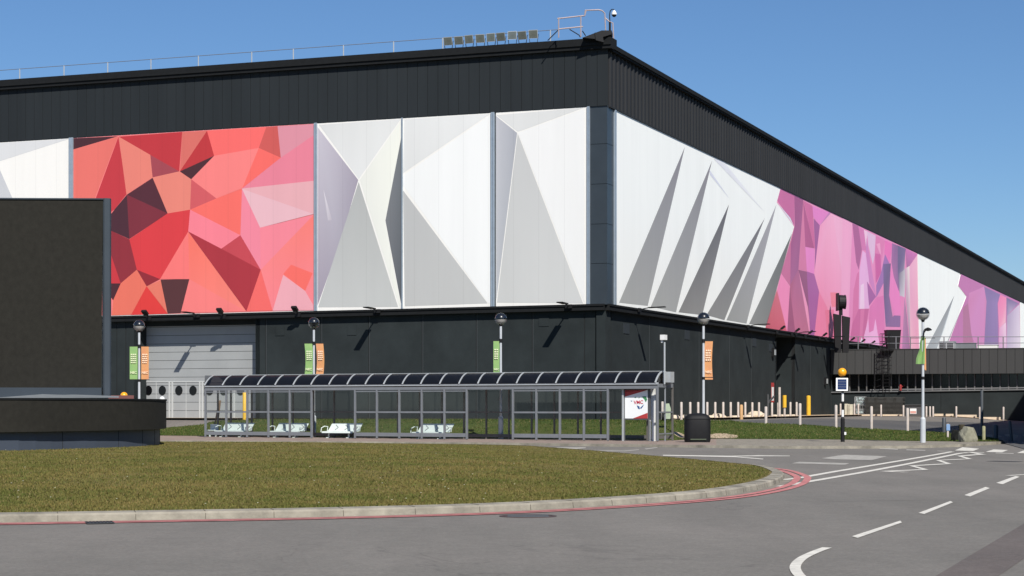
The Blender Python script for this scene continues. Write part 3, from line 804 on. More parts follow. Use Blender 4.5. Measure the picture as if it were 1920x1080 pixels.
# bits on the right wall: small lamps, sign
mb = MB()
p = FR.hit(1449, 736, .02); t = FR.d.dot(p-FR.o)
FR.box(mb, t-.45, t+.45, 0, .015, p.z-.75, p.z+.75, 0); FR.box(mb, t-.33, t+.33, .015, .02, p.z-.62, p.z+.42, 1)
obj('wall_sign', mb, [M_red, M_paper], hall, True, label='narrow red bordered white notice')
for px, py in ((1450,661),(1548,715)):
    mb = MB(); p = FR.hit(px, py, .1); t = FR.d.dot(p-FR.o)
    FR.box(mb, t-.22, t+.22, 0, .22, p.z-.3, p.z+.35, 1); FR.box(mb, t-.16, t+.16, .22, .28, p.z-.2, p.z+.22, 0)
    obj('wall_lamp', mb, [M_grey_lt, M_black], hall, True)

# ---------------------------------------------------------------- annex
annex = thing('annex_building', 'low grey annex with a dark ribbon of windows at the right of the hall', 'building', (A0.x, A0.y, 0))
TA = 34.; DA = 9.
ztop = FA.line((1660,655.5), (1920,653.5), .5); zcb = FA.line((1600,701.5), (1920,700), .5)
zsi = FA.line((1600,736), (1920,731.5), .1)
def apart(name, mb, mats, label=None): return obj(name, mb, mats, annex, True, label=label)
mb = MB(); w = FA.t(1764,.5)-FA.t(1748.2,.5)
ta = FA.t(1557.5, .5)
FA.box(mb, ta+.02, TA, -.2, .45, zcb, ztop, 1)
t = ta
while t < TA:
    FA.box(mb, t+.015, t+w-.015, .45, .5, zcb, ztop, 0); t += w
FA.box(mb, ta-.03, TA, .3, .54, ztop, add(ztop,.06), 0)
apart('parapet_cladding', mb, [M_annex_clad, M_joint])
mb = MB(); FA.box(mb, .1, TA, -DA, -.2, add(ztop,-.4), add(ztop,-.1))
apart('roof', mb, M_roof)
mb = MB(); ts = [0.02, FA.t(1764), FA.t(1843), FA.t(1925), TA]
FA.box(mb, 0, TA, -.35, -.03, BZ, zsi, 1)
for a, b in zip(ts, ts[1:]): FA.box(mb, a+.02, b-.02, -.03, 0, BZ, zsi, 0)
apart('lower_wall', mb, [M_wall, M_joint])
mb = MB(); FA.box(mb, 0, TA, -.1, .14, add(zsi,0), add(zsi,.09)); FA.box(mb, FA.t(1632), TA, -.1, .2, add(zsi,.16), add(zsi,.26)); FA.box(mb, 0, TA, -.5, -.1, add(zsi,0), add(zsi,.1))
apart('sill', mb, mat('annex_sill', (.16,.165,.17), .6, var=.1))
mb = MB(); FA.box(mb, 0, TA, -.62, -.55, zsi, zcb)
apart('window_band', mb, M_win)
pxm = [1593,1610,1625,1640,1655.5,1671,1686,1701.7,1716.7,1732.5]+[1748+15.9*k for k in range(12)]
mb = MB()
for px in pxm:
    t = FA.t(px, -.4); FA.box(mb, t-.05, t+.05, -.55, -.38, add(zsi,.1), zcb)
apart('mullions', mb, mat('annex_mullion', (.13,.125,.12), .5, var=.15))
mb = MB(); FA.box(mb, TA-.3, TA, -DA, 0, BZ, zcb); apart('side_wall', mb, M_wall)
# railing on the annex roof
rail = thing('roof_railing', 'thin grey guard rail along the low annex roof', 'railing', tuple(FA.p(0, .3, ztop(0))))
zr1 = FA.line((1574,631.5), (1920,631.5), .3); zr2 = FA.line((1574,644), (1920,643), .3)
mb = MB(); a, b = FA.t(1570,.3), TA
for zz in (zr1, zr2): mb.tube([FA.p(a,.3,zz(a)), FA.p(b,.3,zz(b))], .03, 6)
obj('rail', mb, M_grey, rail, True)
for px in (1574, 1609, 1680, 1707, 1770, 1834, 1881, 1930):
    mb = MB(); t = FA.t(px, .3); mb.tube([FA.p(t,.3,ztop(t)-.05), FA.p(t,.3,zr1(t))], .045, 6); obj('post', mb, M_grey, rail, True)
# roof plant
def roofbox(name, px0, px1, py0, py1, d, dep, mats, label, cat, deco=None):
    t0, t1 = FA.t(px0, d), FA.t(px1, d); z1 = FA.hit(px0, py0, d).z; zb = ztop(t0)-.1
    mb = MB(); FA.box(mb, t0, t1, d-dep, d, zb, z1, 0)
    FA.box(mb, t0-.04, t1+.04, d-dep-.04, d+.04, z1, z1+.05, 0)
    if deco: deco(mb, t0, t1, d, zb, z1)
    loc = FA.p(t0, d, zb)
    return solo(name, mb, mats, tuple(loc), label, cat)
def louv(mb, t0, t1, d, zb, z1):
    m = (t0+t1)/2
    for a, b in ((t0+.08, m-.06), (m+.06, t1-.08)):
        for k in range(4):
            z = zb+.22+(z1-zb-.3)*k/4; FA.box(mb, a, b, d, d+.015, z, z+.07, 1)
roofbox('air_handling_unit', 1760, 1789, 641, 656, -1.5, 1.2, [M_grey_lt, M_black], 'pale air handling unit with two dark grilles on the annex roof', 'air unit', louv)
roofbox('air_duct', 1790, 1828, 644, 656, -2.5, 1, [M_grey], 'grey flat duct on the annex roof beside the air handling unit', 'duct')
roofbox('roof_skylight', 1832, 1870, 647.5, 656, -1.2, 1, [M_white], 'low white hooded unit on the annex roof near the right edge', 'skylight')
# tall exhaust stack, and the shorter one
def stack_thing():
    y = 159.9
    b = at(1577.5, 656, y); loc = (b.x, b.y, 6.2)
    th = thing('exhaust_stack', 'tall black twin duct with a round fan on top in front of the magenta panel', 'exhaust stack', loc)
    s = y/F
    mb = MB()
    for x0a, x0b, x1a, x1b in ((-12, -1.5, -15.5, -1), (2, 12.5, 1, 15.5)):
        zt = (656-583)*s-(0 if x0a < 0 else .18); 
        mb.hexa([(x0a*s,-.25,0),(x0b*s,-.25,0),(x0b*s,.1,0),(x0a*s,.1,0),(x1a*s,-.3,zt),(x1b*s,-.3,zt-.15),(x1b*s,.1,zt-.15),(x1a*s,.1,zt)])
    obj('duct', mb, M_black, th)
    mb = MB(); mb.tube([(-1*s,0,3.2),(-1*s,0,(656-572)*s)], .16, 12); obj('neck', mb, M_black, th)
    mb = MB(); zc = (656-561)*s
    mb.tube([(-5*s,0,zc),(6*s,0,zc)], [.62,.58], 20); mb.box(-9*s,-6*s,-.5,.4,zc-.75,zc+.75)
    mb.tube([(6*s,0,zc),(7.5*s,0,zc)], [.62,.62], 20)
    obj('fan_housing', mb, M_black, th, smooth=False)
stack_thing()
y = 168.; b = at(1674, 656, y); s = y/F; mb = MB()
mb.hexa([(-10*s,-.4,0),(10*s,-.4,0),(10*s,.4,0),(-10*s,.4,0),(-14*s,-.55,46*s),(13*s,-.55,46*s),(13*s,.55,46*s),(-14*s,.55,46*s)])
mb.box(-14.5*s,13.5*s,-.58,.58,46*s,46*s+.06)
solo('roof_duct', mb, M_black, (b.x, b.y, 6.2), 'short black tapered duct on the annex roof behind the caged ladder', 'duct', world=False)
# caged ladder
lad = thing('caged_ladder', 'black caged ladder climbing the annex cladding above the slatted stack', 'ladder', tuple(FA.p(FA.t(1664,.7), .7, 3.0)))
t0, t1 = FA.t(1655,.75), FA.t(1667,.75); zt = FA.hit(1660, 626, .75).z; zb = FA.hit(1660, 742, .75).z
mb = MB()
for t in (t0, t1): mb.tube([FA.p(t,.7,zb), FA.p(t,.7,zt)], .03, 6)
z = zb+.2
while z < zt: mb.tube([FA.p(t0,.7,z), FA.p(t1,.7,z)], .018, 6); z += .3
obj('ladder_rungs', mb, M_black, lad, True)
mb = MB(); c = (t0+t1)/2
zz = FA.hit(1660, 700, .75).z
hoops = []
while zz <= zt+.01:
    hp = [FA.p(c-.5*math.cos(PI*k/10), .7+.65*math.sin(PI*k/10), zz) for k in range(11)]
    mb.tube(hp, .022, 5, caps=False); hoops.append(hp); zz += (zt-FA.hit(1660,700,.75).z)/5.0001
for k in (1, 3, 5, 7, 9): mb.tube([hoops[0][k], hoops[-1][k]], .016, 5)
obj('cage', mb, M_black, lad, True)
mb = MB(); FA.box(mb, t0-.15, t1+.35, .5, 1.0, ztop(c)-.15, ztop(c)+.02); obj('landing', mb, M_black, lad, True)
mb = MB()
for k in range(6):
    z = 3.2+k*.55; t = FA.t(1640,.6)
    mb.tube([FA.p(t,.55,z), FA.p(t+.25,.8,z+.1), FA.p(t+.5,.55,z+.2)], .02, 5)
mb.tube([FA.p(FA.t(1640,.6),.56,3.0), FA.p(FA.t(1640,.6),.56,6.2)], .04, 6)
obj('side_brackets', mb, M_black, lad, True)
# building beyond the frame whose shadow falls across the service road
h = 14.; q0 = Vector((24.4, 82.5, 0)); vd = Vector((.335, .942, 0)).normalized(); wd = Vector((vd.y, -vd.x, 0))
nb = thing('neighbouring_hall', 'tall grey hall just past the right edge of the picture, casting a broad shadow', 'building', tuple(q0))
mb = MB(); mb.prism([q0, q0+wd*30, q0+wd*30+vd*110, q0+vd*110], (0,0,h-.5)); obj('wall', mb, M_annex_clad, nb, True)
q1 = Vector((21.9, 75.8, 0)); mb = MB(); mb.prism([q1, q1+wd*33, q1+wd*33+vd*8.5, q1+vd*8.5], (0,0,7.4)); obj('lower_wing', mb, M_annex_clad, nb, True)
mb = MB(); a = q0-vd*.3-wd*.3; mb.prism([a+Vector((0,0,h-.5)), a+wd*30.6+Vector((0,0,h-.5)), a+wd*30.6+vd*110.6+Vector((0,0,h-.5)), a+vd*110.6+Vector((0,0,h-.5))], (0,0,.5)); obj('roof', mb, M_roof, nb, True)

# ---------------------------------------------------------------- lamps along the ledge
def ledge_lamp(F, px, z, kind, label, group):
    t = F.t(px, .4); root = thing('wall_floodlight', label, 'floodlight', tuple(F.p(t, .40, z)), 0, group)
    mb = MB()
    if kind == 'long':
        mb.bar(F.p(t,.4,z-.03), F.p(t,1.2,z+.10), .05); F.box(mb, t-.2, t+.2, .40, .5, z-.16, z+.06)
        obj('arm', mb, M_black, root, True)
        mb = MB(); a, b = F.p(t,1.0,z+.07), F.p(t,2.0,z+.10); mb.bar(a, b, .36, .06)
        obj('lamp_head', mb, M_black, root, True)
    else:
        mb.bar(F.p(t,.4,z-.12), F.p(t,.82,z+.12), .05); F.box(mb, t-.16, t+.16, .40, .52, z-.28, z-.02)
        obj('arm', mb, M_black, root, True)
        mb = MB(); a, b = F.p(t,.75,z+.08), F.p(t,1.05,z+.30); mb.bar(a, b, .34, .13)
        obj('lamp_head', mb, M_black, root, True)
gl = 'floodlights along the black ledge'
for px, kd, lb in ((280,'short','short black floodlight under the red panel, above the left lamp post globe'), (370,'long','long-armed black lamp over the middle of the grey shutter'), (420,'short','short black floodlight over the right half of the grey shutter'),
               (560,'short','short black floodlight at the right end of the red panel'), (708,'long','long-armed black lamp under the first white folded panel'), (1067,'long','long-armed black lamp just left of the dark corner pier')):
    t = FL.t(px, .4); ledge_lamp(FL, px, murL(t)-.06, kd, lb, gl)
for px, kd, lb in ((1198,'long','long-armed black lamp under the first grey spike right of the corner'), (1402,'long','long-armed black lamp under the last grey spike of the white panel'), (1456,'short','short black floodlight under the left edge of the magenta panel'),
               (1484,'short','short black floodlight above the narrow recessed doorway'), (1492,'long','long-armed black lamp beside the narrow recessed doorway'), (1509,'short','second short floodlight right of the recessed doorway'), (1536,'short','short black floodlight just left of the exhaust stack'),
               (1548,'long','long-armed black lamp just left of the exhaust stack'), (1589,'short','short black floodlight just right of the exhaust stack'), (1609,'short','second short floodlight right of the exhaust stack'), (1628,'short','third short floodlight right of the exhaust stack'), (1649,'short','short black floodlight left of the caged ladder')):
    t = FR.t(px, .4); ledge_lamp(FR, px, murR(t)-.06, kd, lb, gl)

# ---------------------------------------------------------------- roof edge: railing, floodlights, corner frame, camera
rl = thing('roof_railing', 'thin pale guard rail along the left roof edge of the hall', 'railing', tuple(FL.p(10, -.2, eaveL(10))))
zl = FL.line((0,132), (1040,56), -.2)
mb = MB(); mb.tube([FL.p(TL,-.2,zl(TL)), FL.p(FL.t(1046,-.2),-.2,zl(FL.t(1046,-.2)))], .02, 6); obj('rail', mb, M_grey, rl, True)
for px in (-300,-220,-130,-46,37,120,202,283,372,472,550,644,738,830,1032):
    t = FL.t(px, -.2); mb = MB(); mb.tube([FL.p(t,-.2,eaveL(t)-.1), FL.p(t,-.2,zl(t))], .038, 6); obj('post', mb, M_grey_lt, rl, True)
ordn = ['first','second','third','fourth','fifth','sixth','seventh','eighth','ninth']
fx = [(841,78),(861,76.5),(880.5,74.5),(901,73),(921.5,71.5),(940,69.5),(961,68),(980,67),(1000.5,65)]
tilts = [.25,.3,.2,.25,.1,.35,-.05,.3,.2]
for i, (px, py) in enumerate(fx):
    t = FL.t(px, .3); zb = eaveL(t); loc = FL.p(t, .3, zb)
    th = thing('roof_floodlight', f'square grey floodlight on the roof edge, {ordn[i]} from the left in the row of nine', 'floodlight', tuple(loc), 0, 'row of nine floodlights on the roof edge')
    ex = FL.d*-1; yaw = random.uniform(-.15, .15); ex = (ex*math.cos(yaw)+nL*math.sin(yaw)).normalized(); nn = Vector((0,0,1)).cross(ex)*-1
    nn = Vector((ex.y, -ex.x, 0)); 
    if nn.dot(nL) < 0: nn = -nn
    a = tilts[i]; fn = (nn*math.cos(a)+Vector((0,0,-1))*math.sin(a)).normalized(); up = ex.cross(fn); up = up if up.z > 0 else -up
    c = Vector((loc.x, loc.y, FL.hit(px, py-1, .3).z))
    mb = MB(); w, hh = .265, .24
    f = [c+fn*.1+ex*sx*w+up*sy*hh for sx, sy in ((-1,-1),(1,-1),(1,1),(-1,1))]
    bk = [c-fn*.14+ex*sx*w*.6+up*sy*hh*.6 for sx, sy in ((-1,-1),(1,-1),(1,1),(-1,1))]
    mb.hexa(bk+f); obj('housing', mb, M_grey_lt, th, True)
    mb = MB(); f2 = [c+fn*.102+ex*sx*w*.9+up*sy*hh*.88 for sx, sy in ((-1,-1),(1,-1),(1,1),(-1,1))]
    mb.prism(f2, fn*.006); obj('lens', mb, M_flood, th, True)
    mb = MB()
    for sx in (-1, 1): mb.bar(c+ex*sx*(w+.02), Vector((loc.x, loc.y, zb))+ex*sx*(w*.8), .03)
    mb.bar(Vector((loc.x, loc.y, zb+.03))-ex*w*.9, Vector((loc.x, loc.y, zb+.03))+ex*w*.9, .06); obj('bracket', mb, M_black, th, True)
fr = thing('roof_access_frame', 'pinkish galvanised handrail frame at the roof corner', 'handrail', tuple(at(1095, 71, 104.8)))
yy = 104.9
def pt(px, py, y=yy): return at(px, py, y)
mb = MB()
for path in (((1047.5,71),(1047.5,33)), ((1089,69),(1089,29)), ((1045,35),(1094,29.5)), ((1047,54.5),(1093,50)), ((1089,30),(1096,30),(1097,19.5),(1122,18.5),(1129,20),(1134,25),(1135.5,57)), ((1135,34),(1143,41),(1149,43),(1151,82)), ((1096,30),(1099,20))):
    mb.tube([pt(*p) for p in path], .038, 6)
obj('handrail', mb, M_galv, fr, True)
mb = MB()
for path in (((1027,76),(1046,57)), ((1068,55),(1086,66),(1088,70)), ((1092,58),(1098,67))): mb.tube([pt(*p) for p in path], .03, 6)
obj('brace', mb, M_black, fr, True)
mb = MB(); pp = [pt(1092,70.5,104.2), pt(1128,57,104.2), pt(1147,57,104.2), pt(1147,64,104.2), pt(1131,69,104.2), pt(1128,74,104.2)]
mb.prism(pp, (.1,.9,0)); pp = [pt(1114,66), pt(1128,66), pt(1131,84), pt(1116,80)]; mb.prism([Vector(p)+Vector((0,-.75,0)) for p in pp], (0,.5,0))
obj('bracket_beam', mb, M_black, fr, True)
cm = thing('dome_camera', 'white dome security camera on a curved arm above the roof corner', 'security camera', tuple(pt(1144, 58)))
mb = MB(); mb.tube([pt(*p) for p in ((1143.5,60),(1143.5,41))], .06, 8); mb.tube([pt(*p) for p in ((1143.5,41),(1143,28),(1144,21),(1147,17.5),(1151,17.5),(1151.5,22))], .028, 8); obj('arm', mb, M_black, cm, True)
mb = MB(); c = pt(1151.5, 26); mb.lathe([(.04,.20),(.10,.12),(.15,.02),(.15,-.05)], c, 16); obj('housing', mb, M_white, cm, True, smooth=True)
mb = MB(); mb.sphere(c+Vector((0,0,-.05)), .13, 16, z0=-1, z1=0); obj('dome', mb, M_black, cm, True, smooth=True)

# ---------------------------------------------------------------- video screen on its platform
sc = thing('video_screen', 'giant switched-off dark video screen in a blue-grey case standing on the platform', 'screen', tuple(at(120, 745, 57)))
Ya, Yb = 55., 58.
def SP(px, py, off=0):      # point on the screen's front plane
    y0 = Ya+(Yb-Ya)*(px+60)/270.; p = at(px, py, y0); return p+Vector((.23,-1,0)).normalized()*off
def slab(mb, a, b, c, d, off, dep, m=0):
    mb.prism([SP(*p, off) for p in (a, b, c, d)], Vector((-.25,1,0)).normalized()*dep, m)
mb = MB(); slab(mb, (-700,371),(193,374.5),(190,727),(-700,725), .02, .5)
obj('display_face', mb, M_screen, sc, True)
mb = MB(); slab(mb, (-700,368.5),(194,372),(194,374.5),(-700,371), .06, .6); slab(mb, (-700,725),(190,727),(190,745),(-700,745), .08, .9)
obj('case_border', mb, M_screen_case, sc, True)
mb = MB(); a, b = SP(200, 372, -.1), SP(200, 745, -.1)
n = 14
ring = [(-.115,-.35),(-.115,.13),(-.07,.17),(.0,.185),(.09,.16),(.13,.09),(.14,0),(.14,-.7),(-.115,-.7)]
uu = Vector((1,.25,0)).normalized(); ff = Vector((.25,-1,0)).normalized()
mb.prism([(b+uu*x+ff*yv).to_tuple() for x, yv in ring], (a-b))
obj('case_edge', mb, M_screen_case, sc, True)
pf = thing('screen_platform', 'low round-ended platform with a dark display ribbon above a blue-grey plinth', 'platform', tuple(at(100, 848, 54)))
# plan outline: front edge from far left to the round right end
fr0 = [(at(px, 762, y).x, y) for px, y in ((-700,48),(-300,49.5),(0,52),(150,54.6),(235,56.6),(275,58.0),(297,59.2),(309,60.6),(312,62.0),(308,63.6))]
fr0 += [(at(290,762,65).x, 65.2), (at(200,762,66).x, 66.3), (-26, 66.5), (-30, 60)]
fr0 = [Vector((a, b, 0)) for a, b in fr0]
fr1 = catmull(fr0[:11], 5)+fr0[11:]
cc = Vector((-18, 58, 0))
def plan(scale_off): return [p+(cc-p).normalized()*scale_off for p in fr1]
zt0, zb0 = 1.6+15*52/F, 1.6-48.5*52/F
mb = MB(); pl = plan(0); mb.prism([(p.x,p.y,zb0) for p in pl], (0,0,zt0-zb0-.04), 0)
obj('display_ribbon', mb, M_screen, pf, True, smooth=True)
mb = MB(); pl = plan(-.02); mb.prism([(p.x,p.y,zt0-.038) for p in pl], (0,0,.05), 0); obj('rim', mb, M_ledge, pf, True)
mb = MB(); pl = plan(.22); mb.prism([(p.x,p.y,.0) for p in pl], (0,0,zb0-.002), 0)
jn = plan(.218)
for i in range(2, len(jn)-4, 6):
    p = jn[i]; mb.bar((p.x,p.y,.1), (p.x,p.y,zb0-.01), .02, .012, 1)
obj('plinth', mb, [M_slate, M_joint], pf, True)
mb = MB()   # sloping pale cover between screen and rim
p0, p1, p2, p3 = at(-700,744,56), at(212,744.5,57.8), at(205,741.5,58.0), at(-700,731,56.5)
mb.prism([at(-700,746,53.5), at(150,746,55.5), at(212,745.5,57.2), at(212,742.5,57.5), at(60,737,56.5), at(-700,727,54.5)], (.1,.35,0))
obj('sloping_cover', mb, M_ledgetop, pf, True)
c = at(304, 748, 60.5); mb = MB(); mb.sphere((c.x, c.y, zt0+.012), .09, 14, z0=0, z1=1)
solo('dome_marker', mb, M_white, (c.x, c.y, zt0+.012), 'tiny white dome sitting on the right end of the platform rim', 'marker light', smooth=True)
c = at(232.5, 742, 75); bt = thing('beacon_post', 'small orange globe peeping over the platform beside the screen case', 'beacon', (c.x, c.y, 0))
mb = MB(); mb.sphere((0,0,c.z), .15, 16); obj('globe', mb, M_orange, bt, smooth=True)
mb = MB(); mb.tube([(0,0,0),(0,0,c.z-.12)], .05, 8); obj('pole', mb, M_grey_dk, bt)
mb = MB(); c = at(222, 745, 66.5)
mb.box(-.35,.55,-.02,.05,-.1,.09); solo('red_strip', mb, mat('dull_red', (.16,.06,.055), .7), (c.x,c.y,c.z-.02), 'dull red strip along the platform rim by the screen case', 'trim', world=False)

# ---------------------------------------------------------------- lamp posts
def banner(parent, x0, x1, z0, z1, col, ink, words, bend=.0, twist=0, top=None):
    mb = MB(); n = 16; m = 4; th = .004
    def P(i, j):
        u, w = i/n, j/m; z = z1+(z0-z1)*u
        a = twist*u
        xx = x0+(x1-x0)*w + bend*math.sin(PI*u)*(1 if x1 > x0 else -1)
        yv = -.03*math.sin(PI*u*2)*abs(bend)*12
        px0 = (x0 if top is None else x0)
        dx = xx-x0
        return Vector((x0+dx*math.cos(a), yv+dx*math.sin(a), z))
    b = len(mb.v)
    for side in (0, 1):
        for i in range(n+1):
            for j in range(m+1):
                p = P(i, j); p.y += side*th*2; mb.v.append(tuple(p))
    N = (n+1)*(m+1)
    for i in range(n):
        for j in range(m):
            a, b2, c2, d2 = i*(m+1)+j, i*(m+1)+j+1, (i+1)*(m+1)+j+1, (i+1)*(m+1)+j
            mb.f += [(a,b2,c2,d2), (N+d2,N+c2,N+b2,N+a)]; mb.m += [0,0]; mb.c += [None,None]
    o = obj('banner', mb, col, parent, smooth=True)
    if words:
        cx = (x0+x1)/2; w = abs(x1-x0); H = z1-z0
        mb = MB(); rr = random.Random(int(abs(x0)*1000)+len(words))
        for k in range(5):      # rows of pale print too small to read
            zc = z1-H*(.24+.062*k); xx = -w*.34
            while xx < w*.30:
                L = rr.uniform(.05, .10); wd = min(L, w*.34-xx)
                sh = bend*math.sin(PI*(.24+.062*k))*(1 if x1 > x0 else -1)
                mb.box(cx+sh+xx, cx+sh+xx+wd, -.045, -.03, zc-H*.019, zc+H*.019); xx += wd+.022
        obj('printed_rows', mb, ink, o)
        text_mesh('NEC', w*.42, 'lettering', ink, o, (cx+bend*.45*(1 if x1 > x0 else -1), -.045, z0+H*.2), (1,0,0), (0,0,1), bold=.004)
    return o
lamps = [   # px, globe row, depth, label, banners, bottom sleeve
    (261, 610.5, 90.5, 'lamp post with a green and an orange banner in front of the grey shutter, leftmost', 'both'),
    (588.5, 605.5, 91.8, 'lamp post with two bowed banners rising behind the shelter left of centre', 'both2'),
    (939, 598, 85.7, 'lamp post with a single green banner rising behind the middle of the shelter', 'green'),
    (1319, 597, 83.0, 'lamp post with a single orange banner rising behind the black bin', 'orange'),
    (1730.5, 588.5, 77.4, 'lamp post with a twisted green banner by the zebra crossing, rightmost', 'twist')]
for px, py, y, lb, kd in lamps:
    x = (px-960)/F*y; gz = EYE+(HZ-py)/F*y; zb = hgt(x, y)+.1; gz -= zb
    th = thing('lamp_post', lb, 'lamp post', (x, y, zb), 0, 'globe lamp posts')
    pm = mat('lamp_post_paint', (.50,.52,.54), .4, metal=.1, var=.06) if 'lamp_post_paint' not in D.materials else D.materials['lamp_post_paint']
    mb = MB(); mb.tube([(0,0,0),(0,0,.98),(0,0,1.06)], [.115,.115,.062], 16); obj('base_sleeve', mb, pm, th)
    mb = MB(); mb.tube([(0,0,1.0),(0,0,gz-.9)], [.062,.05], 14); mb.tube([(0,0,gz-.9),(0,0,gz-.3)], .055, 14); obj('column', mb, pm, th)
    mb = MB()
    mb.tube([(0,0,gz-1.08),(0,0,gz-.92)], .075, 12); mb.tube([(0,0,gz-.36),(0,0,gz-.22)], [.05,.09], 12)
    bl, bh = gz-1.12, gz-2.62
    mb.tube([(0,0,bh-.10),(0,0,bh+.02)], .07, 12)
    L = [-1] if kd == 'green' else [1] if kd == 'orange' else [-1, 1]
    for sd in L:
        mb.tube([(0,0,bl+.12),(sd*.5,0,bl+.12)], .014, 6); 
        if kd != 'twist': mb.tube([(0,0,bh),(sd*.5,0,bh)], .014, 6)
    obj('bracket', mb, M_black, th)
    if kd in ('both','both2'):
        bd = .0 if kd == 'both' else .05
        banner(th, -.08, -.46, bh+.02, bl+.1, M_green, M_print_pale, 'a', -bd if kd == 'both2' else 0)
        banner(th, .10, .46, bh+.02, bl+.1, M_orange_b, M_print_pale2, 'b', bd)
    elif kd == 'green': banner(th, -.06, -.34, bh-.02, bl+.1, M_green, M_print_pale, 'c')
    elif kd == 'orange': banner(th, .07, .42, bh-.1, bl+.1, M_orange_b, M_print_pale2, 'd', -.04)
    else:
        mb = MB(); z1, z0 = gz-.95, gz-2.08
        n = 10
        for i in range(n):
            for jj, (xa, xb) in enumerate(((-.02, -.32),)):
                pass
        rows = [(z1+(z0-z1)*k/n, -.06-.26*(k/n)-.02*math.sin(k), .06+.0*k) for k in range(n+1)]
        for k in range(n):
            (za,la,ra), (zc,lc,rc) = rows[k], rows[k+1]
            f0 = lambda u, l, r: (l+(r-l)*u, -.06-.05*math.sin(u*9), 0)
            for u in range(6):
                a, b2 = u/6, (u+1)/6
                A, B, C2, D2 = f0(a,la,ra), f0(b2,la,ra), f0(b2,lc,rc), f0(a,lc,rc)
                mb.hexa([(D2[0],D2[1],zc),(C2[0],C2[1],zc),(C2[0],C2[1]+.008,zc),(D2[0],D2[1]+.008,zc),(A[0],A[1],za),(B[0],B[1],za),(B[0],B[1]+.008,za),(A[0],A[1]+.008,za)])
        obj('banner', mb, M_green, th, label='crumpled green banner folded round the post')
        mb = MB(); mb.prism([(.05,.02,gz-.98),(.12,.02,gz-.98),(.14,.02,gz-2.35),(.07,.02,gz-2.3)], (0,.1,0)); obj('banner', mb, M_orange_b, th, label='orange banner seen edge-on')
        mb = MB(); mb.tube([(0,0,gz-1.0),(.02,-.1,gz-.78),(.1,-.12,gz-.66)], .03, 8); mb.lathe([(.02,.0),(.15,.03),(.17,.06),(.10,.12),(.02,.15)], (.18,-.12,gz-.72), 14); obj('camera', mb, M_black, th)
    mb = MB(); mb.sphere((0,0,gz), .262, 26, z0=.05, z1=1); mb.sphere((0,0,gz+.005), .20, 20, z0=.0, z1=.98); mb.lathe([(.262,.013),(.06,.0)], (0,0,gz), 26)
    obj('globe_cap', mb, M_globe_cap, th, smooth=True)
    mb = MB(); mb.lathe([(.07,-.24),(.075,-.1),(.055,-.02)], (0,0,gz), 16); obj('lamp_holder', mb, M_black, th, smooth=True)
    mb = MB(); mb.lathe([(.10,-.235),(.17,-.19),(.225,-.12),(.25,-.03)], (0,0,gz), 20); obj('diffuser', mb, M_globe_low if kd != 'both2' else M_glass, th, smooth=True)
    mb = MB(); mb.sphere((0,0,gz), .285, 28, z0=-.96, z1=1); obj('globe', mb, M_globe, th, smooth=True)

# ---------------------------------------------------------------- bus shelter
PrV, PlV = Vector((6.24, 80, 0)), Vector((-14.9, 91, 0))
us = (PrV-PlV).normalized(); ws = Vector((-us.y, us.x, 0))
if ws.y < 0: ws = -ws
DEP = 1.65
def sx(px, off=0):       # point on the shelter's long axis line (offset back by off) on the sight line of px
    r = (px-960)/F; o = PlV+ws*off
    s = (o.x-r*o.y)/(r*us.y-us.x); q = o+us*s; return Vector((q.x, q.y, 0))
shl = thing('bus_shelter', 'long glazed shelter with a barrel roof of tinted sheets and grey ribs', 'bus shelter', tuple(PlV))
GZ = .10
zE = EYE+44.4*80/F           # eave
zC = EYE+65.5*81/F           # crown
fp = [385.5,424.4,463.6,503.6,543.6,584.4,None,666,707,749,791,833.6,875.5,None,962,1006,1050,1095,1140,None,1233]
def sobj(n, mb, m, lab=None, smooth=False): return obj(n, mb, m, shl, True, smooth, lab)
zbeam = zE-.16
for px in [p for p in fp if p]:
    mb = MB(); a = sx(px); mb.bar((a.x,a.y,GZ+.02),(a.x,a.y,zbeam), .085, .085, up=us); mb.bar((a.x,a.y,GZ-.02),(a.x,a.y,GZ+.16), .05, .05, 1, up=us)
    sobj('post', mb, [M_grey, M_black])
M_rear = mat('rear_frame_grey', (.12, .112, .105), .5, var=.1)  # lighter, warmer tone: a reflection on the rear frame, painted into its colour
rp = [1261,1214,1170,1126.7,1083.6,1039.5,997,954.4,912,870,828.5,787,746,706,666,626.7,588,549.5,511,472,433,408.5]
for px in rp:
    mb = MB(); a = sx(px, DEP); mb.bar((a.x,a.y,GZ-.02),(a.x,a.y,zbeam), .07, .07, up=us); sobj('post', mb, M_rear)
a, b = sx(385.5), sx(1234); ab, bb = sx(408.5, DEP), sx(1261, DEP)
up = Vector((0,0,1))
mb = MB(); mb.bar(a+up*(zE-.03), b+up*(zE-.03), .12, .09); sobj('eaves_gutter', mb, M_grey_lt)
mb = MB(); mb.bar(a+up*(zE-.19)+ws*.0, b+up*(zE-.19), .09, .13); sobj('front_beam', mb, M_grey)
mb = MB(); mb.bar(ab+up*(zE-.1), bb+up*(zE-.1), .1, .2); sobj('rear_beam', mb, M_grey_dk)
m = sx(1247, DEP/2)
mb = MB(); mb.bar(b+up*(zE-.12), bb+up*(zE-.12), .07, .16); mb.bar(b+up*1.35, bb+up*1.35, .05, .06); mb.bar(b+up*.42, bb+up*.42, .05, .06); mb.bar(m+up*GZ, m+up*(zE-.2), .06); sobj('end_frame', mb, M_grey)
mb = MB(); mb.bar(a+up*(zE-.12), ab+up*(zE-.12), .07, .16); mb.bar(a+up*1.35, ab+up*1.35, .05, .06); mb.bar(a+up*.3, ab+up*.3, .05, .12); sobj('end_frame', mb, M_grey)
zm = 1.335
mb = MB(); mbb = MB()
